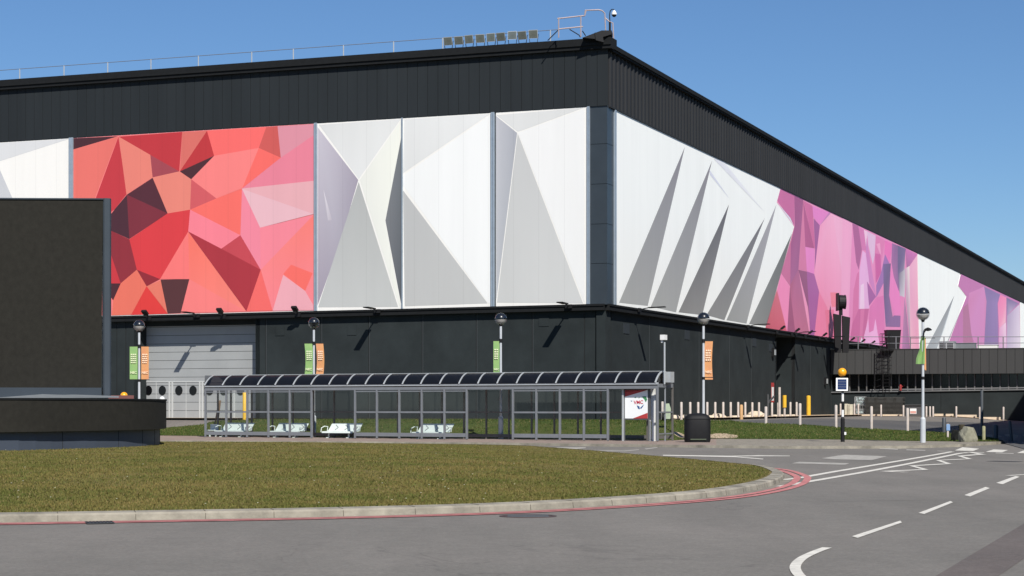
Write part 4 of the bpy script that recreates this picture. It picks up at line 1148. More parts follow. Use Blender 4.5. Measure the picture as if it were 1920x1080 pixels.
for p, q_ in zip(fp, fp[1:]):
    if p and q_:
        A, B = sx(p), sx(q_)
        mb = MB(); mb.bar(A+us*.045+up*zm, B-us*.045+up*zm, .05, .075); sobj('mid_rail', mb, M_grey)
        mb = MB(); mb.bar(A+us*.045+up*(GZ+.20), B-us*.045+up*(GZ+.20), .05, .17)
        sobj('bottom_rail', mb, M_grey); mb = MB()
        mb.bar(A+us*.045+up*(zbeam-.16), B-us*.045+up*(zbeam-.16), .05, .05); sobj('top_rail', mb, M_grey)
        g_ = MB(); g_.poly([A+us*.05+up*(GZ+.285), B-us*.05+up*(GZ+.285), B-us*.05+up*(zbeam-.16), A+us*.05+up*(zbeam-.16)]); sobj('glass_panel', g_, M_glass)
for i, (p, q_) in enumerate(zip(rp, rp[1:])):
    A, B = sx(q_, DEP), sx(p, DEP)
    mb = MB(); mb.bar(A+us*.035+up*zm, B-us*.035+up*zm, .05, .06); sobj('mid_rail', mb, M_rear); mb = MB(); mb.bar(A+us*.035+up*(GZ+.16), B-us*.035+up*(GZ+.16), .05, .15); sobj('bottom_rail', mb, M_rear)
    g_ = MB(); g_.poly([A+us*.04+up*(GZ+.235), B-us*.04+up*(GZ+.235), B-us*.04+up*(zbeam-.1), A+us*.04+up*(zbeam-.1)]); sobj('glass_panel', g_, M_glass)
# barrel roof: 22 ribs
def roofp(s, th):         # th 0..pi across
    q_ = th/PI*2-1; yy_ = DEP/2+q_*(DEP/2+.08); zz_ = zE+(1-abs(q_)**2.15)*(zC-zE)
    return s+ws*yy_+up*zz_
leftr = [385.5+33.2*k for k in range(7)]
# rib feet measured on the photo
ribs = [385.5,418.9,451.5,484.8,517.5,551.5,584.8,618.5,652.5,686.5,721,756,790.5,826,862,897.5,933.5,970,1007,1043.5,1080,1117,1154.5,1192,1230]
K = 9
for px in ribs:
    s = sx(px); mb = MB()
    pts = [roofp(s, PI*k/(2*K)) for k in range(2*K+1)]
    for p, q_ in zip(pts, pts[1:]): mb.bar(p, q_, .055, .06, up=us)
    sobj('roof_rib', mb, M_grey_lt)
for p, q_ in zip(ribs, ribs[1:]):
    A, B = sx(p)+us*.02, sx(q_)-us*.02; mb = MB()
    pa = [roofp(A, PI*k/(2*K)) for k in range(2*K+1)]; pb = [roofp(B, PI*k/(2*K)) for k in range(2*K+1)]
    for k in range(2*K): mb.add([pa[k], pb[k], pb[k+1], pa[k+1]], [(0,1,2,3)])
    sobj('roof_sheet', mb, M_roofglass)
mb = MB(); c0, c1 = roofp(sx(ribs[0]), PI/2), roofp(sx(ribs[-1]), PI/2); mb.bar(c0, c1, .08, .05)
c0, c1 = roofp(sx(ribs[0]), PI/3.1), roofp(sx(ribs[-1]), PI/3.1); 
sobj('ridge_bar', mb, M_grey_lt)
for c_, k_ in ((.40,.06),):
    mb = MB(); mb.bar(roofp(sx(ribs[0]), PI*c_), roofp(sx(ribs[-1]), PI*c_), .05, .03); sobj('roof_purlin', mb, M_rear)
mb = MB()
for px in (1230,):
    s = sx(px); mb.poly([roofp(s, PI*k/(2*K)) for k in range(2*K+1)])
sobj('roof_gable', mb, M_glass)
mb = MB(); s = sx(384); pp = [roofp(s, PI*k/(2*K)) for k in range(2*K+1)]; mb.prism([s-us*.22+up*(zC)+ws*.3, s-us*.02+up*zC+ws*.7, s-us*.02+up*(zE-.5)+ws*.02, s-us*.06+up*(zE-.5)], ws*.02); sobj('end_panel', mb, M_grey_dk)
# poster, timetable case
A, B = sx(1172, .25), sx(1214.5, .25)
pst = thing('poster_case', 'white poster with red corners in the last bay of the shelter', 'poster', tuple(A+up*GZ))
zt_, zb_ = 1.6+31*A.y/F, 1.6-22.5*A.y/F
fnn = -ws
def PP(u, w, off=0): q_ = A.lerp(B, u)+up*(zb_+(zt_-zb_)*w)-ws*off; return q_
mb = MB(); mb.prism([PP(-.08,-.05), PP(1.1,-.05), PP(1.1,1.12), PP(-.08,1.12)], ws*.08); mb.bar(PP(-.04,0)-up*0, Vector((PP(-.04,0).x, PP(-.04,0).y, GZ)), .08); mb.bar(PP(1.05,0), Vector((PP(1.05,0).x, PP(1.05,0).y, GZ)), .07)
obj('case', mb, M_grey_dk, pst, True)
mb = MB(); mb.prism([PP(0,0,.004), PP(1,0,.004), PP(1,1,.004), PP(0,1,.004)], ws*.003); sheet = obj('poster_sheet', mb, M_paper, pst, True)
def pobj(n, pts_list, m):
    mb = MB()
    for i, pts in enumerate(pts_list): mb.poly([PP(u, w, .010+.001*i) for u, w in pts])
    return wobj(n, mb, m, sheet)
pobj('red_corner', [[(0,1),(1,1),(.85,.955),(0,.76)]], M_red); pobj('red_corner', [[(.35,0),(1,0),(1,.2)]], M_red)
pobj('pale_band', [[(0,.93),(.9,.97),(1,1),(0,1)]], mat('poster_pink', (.55,.22,.22), .5))
mg = mat('poster_green', (.05,.22,.09), .5); mbl = mat('poster_blue', (.03,.09,.25), .5)
for pl_ in ([(.74,.76),(.92,.78),(.98,.66),(.92,.56),(.86,.66)], [(.6,.72),(.66,.76),(.62,.69)], [(.4,.73),(.5,.76),(.48,.71)]): pobj('green_mark', [pl_], mg)
for pl_ in ([(.52,.46),(.58,.34),(.66,.32),(.64,.42)], [(.66,.36),(.84,.5),(.8,.42),(.72,.34)], [(.24,.62),(.33,.62),(.3,.585)]): pobj('blue_mark', [pl_], mbl)
hl = Vector(pst.location)
c = PP(.6,.56,.014)-hl
text_mesh('VMC', .21, 'lettering', mat('poster_letter_red', (.5,.02,.06), .5), sheet, c, (us*1+up*.05), up, .002, .004)
A2 = sx(1220, .5); mb = MB(); mb.bar(A2+up*.95, A2+up*2.35, .10, .12, up=us)
mb.bar(A2+up*GZ, A2+up*.95, .05, .05, up=us)
solo('timetable_case', mb, M_white, tuple(A2+up*GZ), 'short white slab beside the poster in the shelter', 'timetable')
A2 = sx(1225.8, .55); mb = MB(); mb.bar(A2+up*GZ, A2+up*2.4, .15, .12, up=us)
solo('white_column', mb, M_white, tuple(A2+up*GZ), 'tall white column at the right end of the shelter', 'column')
A2 = sx(1168.3, .2); mb = MB(); mb.bar(A2+up*GZ, A2+up*2.38, .08, .08, up=us)
solo('steel_post', mb, M_grey_lt, tuple(A2+up*GZ), 'pale steel post just left of the poster', 'post')
# cabinet and camera pole at the right end of the roof
A2 = sx(1246, .5); cab = thing('camera_mast', 'white camera on a thin pole with a pale cabinet above the shelter end', 'camera mast', tuple(A2+up*(zE)))
mb = MB(); p = sx(1254, .9); mb.prism([p+up*(zE+.02)-us*.17-ws*.25, p+up*(zE+.02)+us*.17-ws*.25, p+up*(zE+.02)+us*.17+ws*.2, p+up*(zE+.02)-us*.17+ws*.2], (0,0,.46)); obj('cabinet', mb, M_grey_lt, cab, True)
mb = MB(); mb.tube([A2+up*(zE-.05), A2+up*(zE+1.75)], .04, 8); obj('pole', mb, M_grey_lt, cab, True)
mb = MB(); p = A2+up*(zE+1.85)-us*.06; mb.prism([p-us*.1-ws*.12, p+us*.1-ws*.12, p+us*.1+ws*.2, p-us*.1+ws*.2], (0,0,.22)); mb.tube([p-up*.12-us*.06, p+up*.02-us*.06], .05, 8); obj('camera', mb, M_white, cab, True)

# benches
def make_bench(lb):
    th = thing('metal_bench', lb, 'bench', (0,0,0), 0, 'pale metal benches in the shelter')
    Lb = 1.72
    mb = MB(); n = 1
    mb.prism([(.1,.0,.30),(.1+Lb,.0,.30),(Lb+.26,.16,.70),(.26,.16,.70)], (0,.02,0)); bk = obj('backrest', mb, M_mint, th)
    mb = MB()
    for cx in (.52, 1.06, 1.60):
        for s_ in (-1, 1):
            a_ = Vector((cx+.14, .083, .50)); b_ = Vector((cx-.02+.0, .083+s_*.048, .50+s_*.12))
            mb.bar(a_+Vector((0,-.016,0)), b_+Vector((0,-.016,0)), .03, .008, up=(0,1,.4))
    o = obj('arrow_marks', mb, M_grey, bk)
    mb = MB(); mb.prism([(.05,-.42,.30),(.05+Lb,-.42,.30),(.1+Lb,.0,.305),(.1,.0,.305)], (0,0,.02)); mb.prism([(.05,-.44,.24),(.05+Lb,-.44,.24),(.05+Lb,-.42,.32),(.05,-.42,.32)], (0,.01,0)); obj('seat', mb, M_mint, th)
    for x in (-.02, Lb+.08):
        mb = MB(); mb.tube([(x,-.4,.28),(x+.02,-.38,.48),(x+.08,-.2,.56),(x+.14,-.02,.54),(x+.1,0,.32)], .022, 8); obj('armrest', mb, M_mint, th)
    for x in (.3, 1.42):
        mb = MB(); mb.bar((x,-.2,0),(x,-.2,.3), .06); mb.bar((x,-.4,.02),(x,.02,.02), .06, .04); obj('leg', mb, M_mint, th)
    return th
bench_px = [(412,'pale bench in the left bays of the shelter, in front of the grey shutter'), (512,'pale bench beside the first open bay of the shelter'), (611,'pale bench across the first open bay of the shelter'), (779,'pale bench in the middle of the shelter, farthest right of the four')]
bench = None
rz = math.atan2(us.y, us.x)
for i, (px, lb) in enumerate(bench_px):
    p = sx(px, 1.0)+up*GZ
    if bench is None: bench = make_bench(lb); bench.location = p; bench.rotation_euler = (0,0,rz)
    else: dup(bench, p, rz, lb)
p = sx(388, 1.25)+up*GZ; mb = MB(); mb.box(0,.48,0,.3,.3,.34); mb.box(0,.48,.28,.3,.34,.62); mb.box(.05,.09,.1,.2,0,.3); mb.box(.39,.43,.1,.2,0,.3)
solo('short_seat', mb, M_mint, tuple(p), 'short pale single seat at the far left end of the shelter', 'seat', world=False, rotz=rz)
p = sx(398, 2.4)+up*.1; mb = MB(); mb.bar((0,0,0),(.35,0,1.9), .06); mb.bar((.12,.3,0),(.4,.05,1.9), .06); mb.bar((.05,.05,.7),(.3,.3,.7), .04)
solo('timber_prop', mb, mat('timber_brown', (.22,.14,.09), .8), (p.x,p.y,hgt(p.x,p.y)), 'leaning brown timber frame seen through the leftmost glass of the shelter', 'timber frame', world=False)

# ---------------------------------------------------------------- litter bin, trolley
p = flat(1307.5, 833.5); p.z = .1
bn = thing('litter_bin', 'large black litter container with a domed lid at the right end of the shelter', 'litter bin', tuple(p))
mb = MB(); w = .545
e_ = lambda a, hw, z: (hw*math.copysign(abs(math.cos(a))**.55, math.cos(a)), -.42*math.copysign(abs(math.sin(a))**.55, -math.sin(a)), z)
def shell(mb, lv):
    n = 28; b0 = len(mb.v)
    for hw, z in lv: mb.v += [(hw*e_(2*PI*k/n,1,z)[0], hw/.545*e_(2*PI*k/n,1,z)[1], z) for k in range(n)]
    for i in range(len(lv)-1):
        for k in range(n): mb.f.append((b0+i*n+k, b0+i*n+(k+1)%n, b0+(i+1)*n+(k+1)%n, b0+(i+1)*n+k)); mb.m.append(0); mb.c.append(None)
shell(mb, [(.52,0),(.545,.1),(.545,.9),(.53,.94)]); obj('body', mb, M_bin, bn, smooth=True)
mb = MB(); shell(mb, [(.53,.93),(.55,.95),(.545,1.02),(.47,1.12),(.33,1.19),(.15,1.22),(.001,1.225)]); obj('lid', mb, M_bin, bn, smooth=True)
mb = MB(); mb.box(-.33, .33, -.455, -.44, .10, .15); obj('sticker', mb, mat('dull_green_strip', (.06,.075,.045), .6), bn)
p = at(1251, 797, 92); z = hgt(p.x, p.y)+.11; tr = thing('utility_trolley', 'small pale green two-wheeled machine on the grass behind the right end of the shelter', 'machine', (p.x,p.y,z))
mb = MB(); mb.prism([(-.14,-.15,.12),(.14,-.15,.12),(.17,-.15,.6),(.08,-.15,.88),(-.1,-.15,.86),(-.16,-.15,.55)], (0,.3,0)); obj('body', mb, mat('pale_green_paint', (.40,.46,.33), .6, var=.2), tr)
for x in (-.22, .22): mb = MB(); mb.tube([(x-.04,0,.2),(x+.04,0,.2)], .2, 16); obj('wheel', mb, M_black, tr)

# ---------------------------------------------------------------- crossing beacon
p = flat(1580, 833); p.z = .1; y = p.y; s = y/F
bc = thing('belisha_beacon', 'striped crossing beacon with an orange globe and a small solar panel', 'crossing beacon', tuple(p))
hz = lambda py: (833-py)*s
mb = MB(); mb.tube([(0,0,0),(0,0,hz(790))], .085, 14); mb.tube([(0,0,hz(790)),(0,0,hz(786))], [.085,.05], 14); obj('sleeve', mb, M_black, bc)
for a_, b_, m_ in ((786,773,M_white),(773,757,M_black),(757,741,M_white),(741,711,M_black)):
    mb = MB(); mb.tube([(0,0,hz(a_)),(0,0,hz(b_))], .052, 14); obj('pole_band', mb, m_, bc)
mb = MB(); mb.sphere((-.02,0,hz(702.5)), .185, 22); obj('globe', mb, M_orange, bc, smooth=True)
mb = MB(); mb.lathe([(.05,0),(.09,.03),(.09,.06)], (0,0,hz(712)), 14); obj('globe_collar', mb, M_black, bc)
pc = Vector((-.06,-.12,hz(725.5))); ex = Vector((1,.25,0)).normalized(); upv = Vector((.05,.25,.97)).normalized()
def panel(w_, h_, off, th_):
    n_ = ex.cross(upv).normalized(); n_ = n_ if n_.y < 0 else -n_
    return [pc+ex*sx_*w_+upv*sy_*h_+n_*off for sx_, sy_ in ((-1,-1),(1,-1),(1,1),(-1,1))], n_*th_
mb = MB(); a_, b_ = panel(.27,.28,0,.03); mb.prism(a_, b_); sp = obj('solar_panel', mb, M_white, bc)
mb = MB(); a_, b_ = panel(.205,.225,.03,.004); mb.prism(a_, b_); obj('solar_cells', mb, M_solar, sp)
mb = MB()
for k in range(1, 4):
    c1, _ = panel(.205,.225,.036,.0); w0 = c1[0].lerp(c1[3], k/4); w1 = c1[1].lerp(c1[2], k/4); mb.bar(w0, w1, .006, .006)
obj('cell_lines', mb, M_grey_lt, sp)
mb = MB(); mb.box(.05,.13,-.12,-.04,.3,.42); obj('reflector', mb, M_white, bc)

# ---------------------------------------------------------------- bollards and posts
def bollard_mesh(name, h_, r_, m_):
    mb = MB(); mb.lathe([(r_,-.15),(r_,h_-.03),(r_*.8,h_),(.001,h_+.012)], (0,0,0), 14); return mesh(name, mb, m_, smooth=True)
def put(name, me, loc, label, cat, group):
    o = D.objects.new(name, me); COL.objects.link(o); o.location = loc; return tag(o, label, cat, group)
bm1 = bollard_mesh('bollard', 1.1, .075, M_post)
def rowpt(px, off):      # foot of a bollard that stands 'off' metres out from the wall
    if px < 1559 or off > 20:
        t = FR.t(px, off); return FR.p(t, off, 0)
    t = FA.t(px, off); return FA.p(t, off, 0)
row = [(1242,2.5,753),(1277.5,2.5,754),(1294,2.5,754),(1309,2.5,754),(1326,2.5,754),(1341,2.5,754),(1356,2.5,754),(1370,2.5,754),(1384,2.5,754),(1397.3,2.5,754),(1410.5,2.5,754.5),(1423,2.5,754.5),(1447.5,2.5,755),(1459,2.5,755),(1482,2.5,754),(1493.6,2.5,754),
       (1576,1.6,757),(1602,3.4,757),(1609.5,3.4,757),(1652,3.4,759),(1694,3.4,760),(1737,3.4,762),(1743.7,3.4,762),(1749.6,3.4,762),(1793,3.4,762),(1837,3.4,763),(1881.5,3.4,763)]
near_of = ['left of the black bin']
for i, (px, off, pt_) in enumerate(row):
    p = rowpt(px, off); z = hgt(p.x, p.y)
    zt_ = EYE+(HZ-pt_)/F*p.y
    o = put('bollard', bm1, (p.x, p.y, z), 'pale slim bollard in the row along the foot of the dark wall', 'bollard', 'row of bollards along the building')
    o.scale = (1, 1, max(.6, (zt_-z)/1.1)); 
fr_row = [(1436,797,762.5,'pale bollard at the grass edge, farthest left of the front row'),(1500,800,756.5,'pale bollard at the grass edge in front of the yellow post'),(1567.5,805,759.5,'pale bollard at the grass edge just left of the striped beacon'),
          (1634,808,762,'pale bollard at the grass edge in front of the slatted stack'),(1701.6,812,765.5,'pale bollard at the grass edge left of the rightmost lamp post')]
for px, pb, pt_, lb in fr_row:
    p = G(px, pb+1); zt_ = EYE+(HZ-pt_)/F*p.y
    o = put('bollard', bm1, (p.x, p.y, p.z), lb, 'bollard', 'bollards along the grass edge'); o.scale = (.95, .95, (zt_-p.z)/1.1)
# yellow posts
def ypost(px, off, F_, pt_, r_, lb, mlow=None):
    t = F_.t(px, off); p = F_.p(t, off, 0); z = hgt(p.x, p.y); zt_ = EYE+(HZ-pt_)/F*p.y-z
    mb = MB(); mb.lathe([(r_,-.1),(r_,zt_-.05),(r_*.7,zt_),(.001,zt_+.02)], (0,0,0), 14)
    return solo('yellow_post', mb, M_yellow, (p.x,p.y,z), lb, 'guard post', 'yellow guard posts', True, world=False)
ypost(459, 1.2, FL, 735, .13, 'thick yellow guard post at the right side of the grey shutter')
ypost(1516, 1.5, FR, 742, .17, 'thick yellow guard post right of the narrow recessed doorway')
o = ypost(1390, 3.4, FR, 759, .11, 'short faded orange post among the pale bollards'); o.data.materials[0] = mat('faded_orange', (.50,.30,.14), .7)
p = rowpt(1471, 3.0); z = hgt(p.x,p.y); th = thing('sleeved_post', 'post with a yellow sleeve in front of the recessed doorway', 'post', (p.x,p.y,z))
k_ = p.y/F; mb = MB(); mb.tube([(0,0,-.1),(0,0,20*k_)], .08, 10); obj('shaft', mb, M_post, th); mb = MB(); mb.tube([(0,0,20*k_),(0,0,43*k_)], .14, 12); obj('sleeve', mb, M_yellow, th)
p = rowpt(1461.5, 2.8); z = hgt(p.x,p.y); mb = MB(); mb.tube([(0,0,-.1),(0,0,58*p.y/F)], .09, 10)
solo('gate_post', mb, M_post, (p.x,p.y,z), 'tall pale post at the left side of the recessed doorway', 'post', world=False)
p = rowpt(1440, 2.0); p1 = rowpt(1452, 1.2); z = hgt(p.x,p.y)+1.1
mb = MB(); mb.bar((0,0,0), (p1.x-p.x, p1.y-p.y, .5), .1); mb.bar((0,0,-1.1),(0,0,.6), .08)
solo('barrier_arm', mb, M_grey_dk, (p.x,p.y,z), 'low grey swing barrier beside the recessed doorway', 'barrier', world=False)
# posts on the right corner of the verge
def vpost(px, pb, pt_, r_, m_, lb, name='post', cat='post', y=None):
    p = G(px, pb) if y is None else Vector((at(px,pb,y).x, y, hgt(at(px,pb,y).x, y))); h_ = EYE+(HZ-pt_)/F*p.y-p.z; mb = MB(); mb.lathe([(r_,-.1),(r_,h_-.04),(r_*.8,h_),(.001,h_+.01)], (0,0,0), 12)
    return solo(name, mb, m_, tuple(p), lb, cat, smooth=True, world=False)
vpost(1844.5, 831, 799, .075, M_wood_ok, 'mossy short timber post right of the boulder')
sp_ = G(1777, 825); th = thing('marker_post', 'short pale post with a small blue sign left of the boulder', 'marker post', tuple(sp_))
mb = MB(); mb.box(-.04,.04,-.04,.04,-.1,.72); obj('shaft', mb, M_post, th); mb = MB(); mb.box(-.07,.09,-.06,-.04,.42,.70); obj('sign', mb, mat('blue_sign', (.20,.33,.55), .5), th)
mm = mat('sign_grey_post', (.06,.068,.078), .5)
for px, pb, pt_, r_, lb in ((1770,816,783,.09,'dark grey post in the shade left of the boulder'),(1841,815,731,.07,'tall thin dark post behind the boulder, reaching the wall'),(1866.5,826,797,.12,'stout grey post in the shade at the verge corner'),(1897,828,789,.07,'leaning grey post in the shade at the right edge')):
    o = vpost(px, pb, pt_, r_, mm, lb)
    if 'leaning' in lb: o.rotation_euler = (0, -.10, 0)
# boulder etc.
def rock(name, p, sx_, sy_, sz_, m_, lb, seed, cat='boulder'):
    bm = bmesh.new(); bmesh.ops.create_icosphere(bm, subdivisions=4, radius=1)
    for q_ in bm.verts:
        d = q_.co.normalized(); k_ = 1+.30*noise.noise(d*1.3+Vector((seed,0,0)))+.10*noise.noise(d*3.5+Vector((0,seed,0)))+.03*noise.noise(d*9)
        c_ = d*k_
        for nn_, off in ((Vector((.8,-.4,.5)),.82),(Vector((-.7,-.5,.55)),.8),(Vector((0,-.9,.1)),.78),(Vector((.1,0,1)),.84)):
            nn_ = nn_.normalized(); e = c_.dot(nn_)-off
            if e > 0: c_ -= nn_*e*.85
        q_.co = Vector((c_.x*sx_, c_.y*sy_, c_.z*sz_+sz_*.72))
    me = D.meshes.new(name); bm.to_mesh(me); bm.free(); me.materials.append(m_)
    o = D.objects.new(name, me); COL.objects.link(o); o.location = p; return tag(o, lb, cat)
p = G(1815, 833); rock('boulder', p, .38, .4, .47, M_rock, 'big pale mossy boulder on the verge corner by the crossing', 1.3)
p = G(1794, 831); rock('boulder', p, .26, .3, .36, M_rock_dk, 'dark jagged rock leaning on the left of the pale boulder', 4.1)
p = G(1803, 822); mb = MB(); mb.lathe([(.13,0),(.12,.3),(.14,.62),(.001,.63)], (0,0,0), 12); solo('tree_stump', mb, M_stump, (p.x,p.y,p.z), 'brown stump rising behind the pale boulder', 'stump', world=False)

# things against the annex wall
def wallz(t): p = FA.p(t, 1, 0); return hgt(p.x, p.y)
t0, t1 = FA.t(1623,1.0), FA.t(1695,1.0); z0 = wallz((t0+t1)/2); z1 = FA.hit(1660,744,1.0).z
mb = MB(); n = 15
for k in range(n):
    z = z0+(z1-z0)*k/n; FA.box(mb, t0+random.uniform(-.06,.06), t1+random.uniform(-.06,.06), .35, 1.35, z, z+(z1-z0)/n*.62)
for k in range(5): t = t0+(t1-t0)*k/4; FA.box(mb, max(t-.05,t0+.1), min(t+.05,t1-.1), .4, 1.3, z0, z1-.02)
solo('slatted_stack', mb, M_timber, tuple(FA.p(t0,1,z0)), 'tall stack of dark weathered slatted panels against the annex wall', 'pallet stack')
mb = MB(); xs_ = [1583.5,1590,1596,1600]; 
for i, (a_, b_, c_) in enumerate(((1583,1588.5,757),(1589,1592,757.5),(1592.6,1599.5,758))):
    ta_, tb_ = FA.t(a_,.9), FA.t(b_,.9); zz_ = wallz(ta_); FA.box(mb, ta_, tb_, .6, .75+.1*i, zz_, FA.hit(a_,c_,.9).z)
solo('cream_boards', mb, M_cream, tuple(FA.p(FA.t(1583,.9),.7,wallz(2))), 'cream boards propped upright behind the striped beacon', 'boards')
ta_, tb_ = FA.t(1603,1.2), FA.t(1621.5,1.2); zz_ = wallz(ta_); cg = thing('wire_trolley', 'pale wire cage trolley with a crumpled cover left of the slatted stack', 'trolley', tuple(FA.p(ta_,.9,zz_)))
zc = FA.hit(1610,744,1.2).z; mb = MB()
for t in (ta_, tb_):
    for d_ in (.6, 1.2): mb.bar(FA.p(t,d_,zz_), FA.p(t,d_,zc), .05)
for k in range(5):
    z = zz_+.25+(zc-zz_-.25)*k/4; mb.bar(FA.p(ta_,1.2,z), FA.p(tb_,1.2,z), .035); mb.bar(FA.p(tb_,.6,z), FA.p(tb_,1.2,z), .035)
for k in range(1,5): t = ta_+(tb_-ta_)*k/5; mb.bar(FA.p(t,1.2,zz_+.25), FA.p(t,1.2,zc), .02)
obj('cage', mb, M_grey_lt, cg, True)
mb = MB(); n = 6; gr = [[FA.p(ta_+.06+(tb_-ta_-.12)*i/n, .9+.18*noise.noise(Vector((i*.9,j*.9,1))), zz_+1.0+(zc-zz_-1.05)*j/n) for i in range(n+1)] for j in range(n+1)]
for j in range(n):
    for i in range(n): mb.add([gr[j][i],gr[j][i+1],gr[j+1][i+1],gr[j+1][i]], [(0,1,2,3)])
FA.box(mb, ta_+.1, tb_-.1, .65, 1.1, zz_+.25, zz_+.55)
obj('cover', mb, mat('pale_cover', (.34,.42,.42), .5, var=.4, vscale=3), cg, True)
ta_, tb_ = FA.t(1697,1.6), FA.t(1733,1.6); zz_ = wallz(ta_); bx = thing('storage_container', 'dark low storage container with a red and white notice behind the rightmost lamp post', 'container', tuple(FA.p(ta_,1,zz_)))
zc = FA.hit(1715,760,1.6).z; mb = MB(); FA.box(mb, ta_, tb_, .2, 1.5, zz_, zc); FA.box(mb, ta_-.05, tb_+.05, .15, 1.6, zc, zc+.07); obj('box', mb, M_grey_dk, bx, True)
ta_, tb_ = FA.t(1706,1.6), FA.t(1718,1.6); za, zb_2 = FA.hit(1712,776,1.6).z, FA.hit(1712,766,1.6).z; mb = MB(); FA.box(mb, ta_, tb_, 1.5, 1.53, za, zb_2, 0); FA.box(mb, ta_+.03, tb_-.03, 1.53, 1.54, za+.05, za+.14, 1); FA.box(mb, ta_+.03, tb_-.03, 1.53, 1.54, za+.17, za+.24, 1); obj('notice', mb, [M_paper, mat('notice_red', (.6,.25,.2), .6)], bx, True)
p = FA.p(FA.t(1688.5,.25), .25, zsi(8)+.1); mb = MB(); mb.tube([(0,0,0),(0,0,.42)], .11, 12); mb.lathe([(.11,.42),(.05,.5),(.001,.52)], (0,0,0), 12); mb.bar((0,0,.3),(.18,-.1,.36), .06)
solo('red_extinguisher', mb, mat('faded_red', (.28,.03,.03), .5), tuple(p), 'small dull red canister on the annex sill above the slatted stack', 'extinguisher', world=False)
# pale kerb blocks at the wall foot
mb = MB(); i = 0
for a_, b_ in ((1752,1768.5),(1773.5,1787.5),(1794,1831),(1843.5,1876)):
    t0, t1 = FA.t(a_,2.6), FA.t(b_,2.6); p = FA.p((t0+t1)/2, 2.6, 0); z = hgt(p.x,p.y); mb = MB(); FA.box(mb, t0, t1, 2.45, 2.7, z-.05, z+.22)
    lbk = ['pale low timber kerb block right of three close bollards','short pale kerb block left of the boulder stump','long pale kerb block behind the boulder','pale kerb block at the end of the row near the shaded wall'][i]
    solo('kerb_block', mb, mat('kerb_block_cream', (.60,.50,.38), .8, var=.12) if i == 0 else D.materials['kerb_block_cream'], tuple(FA.p(t0,2.6,z)), lbk, 'kerb block', 'pale kerb blocks by the annex'); i += 1
for a_, b_, nme in ((1604,1650,0),(1655,1692,1)):
    t0, t1 = FA.t(a_,2.6), FA.t(b_,2.6); p = FA.p((t0+t1)/2, 2.6, 0); z = hgt(p.x,p.y); mb = MB(); FA.box(mb, t0, t1, 2.45, 2.7, z-.05, z+.16)
    solo('kerb_block', mb, D.materials['kerb_block_cream'], tuple(FA.p(t0,2.6,z)), ['long pale kerb block at the foot of the wire trolley','long pale kerb block at the foot of the slatted stack'][nme], 'kerb block', 'pale kerb blocks by the annex')
# sandy strip at the wall foot with stones
def wstrip(F_, t0, t1, d0, d1, dz, m_, name='sandy_strip'):
    n = max(2, int((t1-t0)/1.5)); a_ = [F_.p(t0+(t1-t0)*k/n, d1, 0) for k in range(n+1)]; b_ = [F_.p(t0+(t1-t0)*k/n, d0, 0) for k in range(n+1)]
    strip(name, a_, b_, 3, dz, m_)
wstrip(FR, FR.t(1262), FR.t(1556), -.2, 3.2, .135, M_sand); wstrip(FA, .2, TA, -.2, 3.0, .03, M_sand)
wstrip(FL, FL.t(1095), FL.t(486), -.05, .25, .13, M_sand); wstrip(FL, FL.t(486), FL.t(240), -1.2, 1.3, .14, M_sand)
for i, (px, w_, h_) in enumerate(((1264,.9,.35),(1283,.7,.34),(1335,1.0,.26),(1345,.9,.42),(1352,.8,.35),(1379,1.0,.2),(1403,.9,.25),(1417,1.3,.62),(1427,.9,.4),(1453,.7,.22),(1468,.6,.22),(1478,.6,.2),(1487,.6,.2))):
    p = rowpt(px, 1.9); p.z = hgt(p.x, p.y)+.1
    rock('pale_stone', p, w_*.42, .3, h_*.42, D.materials['kerb_block_cream'], 'pale rough stone among the bollards at the foot of the right wall', i*1.7, 'stone')
    D.objects[-1] if False else None
for o in D.objects:
    if o.name.startswith('pale_stone'): o['group'] = 'pale stones at the wall foot'

# ---------------------------------------------------------------- road markings
def paint(name, polys, m_, z=.007):
    for pts in polys:
        mb = MB(); mb.poly([(q_.x, q_.y, z) for q_ in [flat(*p) for p in pts]]); struct(name, mb, m_)
def ribbon(name, pts, w_, m_, z=.007, gap=None):
    P_ = [flat(*p) for p in pts]; mb = MB(); L_, R_ = [], []
    for i, p in enumerate(P_):
        t = (P_[min(i+1,len(P_)-1)]-P_[max(i-1,0)]).normalized(); n_ = Vector((-t.y,t.x,0))*w_/2
        if 0 < i < len(P_)-1:
            t1_ = (P_[i]-P_[i-1]).normalized(); c_ = max(.25, abs(t1_.dot(t))); n_ = n_/c_
        L_.append(p+n_); R_.append(p-n_)
    for i in range(len(P_)-1): mb.add([(q_.x,q_.y,z) for q_ in (R_[i],R_[i+1],L_[i+1],L_[i])], [(0,1,2,3)])
    return struct(name, mb, m_)
def zig(name, pts, w_, m_, z=.0075):
    for k, (a_, b_) in enumerate(zip(pts, pts[1:])): ribbon(name, [a_, b_], w_[k % len(w_)], m_, z+.0008*k)
dz = [[(1597,1006.5),(1608,1009.5),(1691,980.5),(1688,977)], [(1722,962.5),(1733,964.5),(1787,942.5),(1782,940)], [(1808,929),(1819,931.5),(1856,915.8),(1848,913.5)], [(1868,906),(1880,908.5),(1912,894.5),(1904,893)]]
paint('lane_dash', dz, M_white_paint)
ribbon('lane_tick', [(1890,892.3),(1935,889.5)], .16, M_white_paint, .009); ribbon('lane_tick', [(1890,892.3),(1960,895)], .10, M_white_worn, .008)
J = catmull([flat(*p) for p in [(1551,1027.5),(1530,1035),(1505,1047),(1492,1060),(1493,1072),(1506,1086),(1530,1100)]], 6)
mb = MB(); L_, R_ = [], []
for i, p in enumerate(J):
    t = (J[min(i+1,len(J)-1)]-J[max(i-1,0)]).normalized(); n_ = Vector((-t.y,t.x,0))*.055; L_.append(p+n_); R_.append(p-n_)
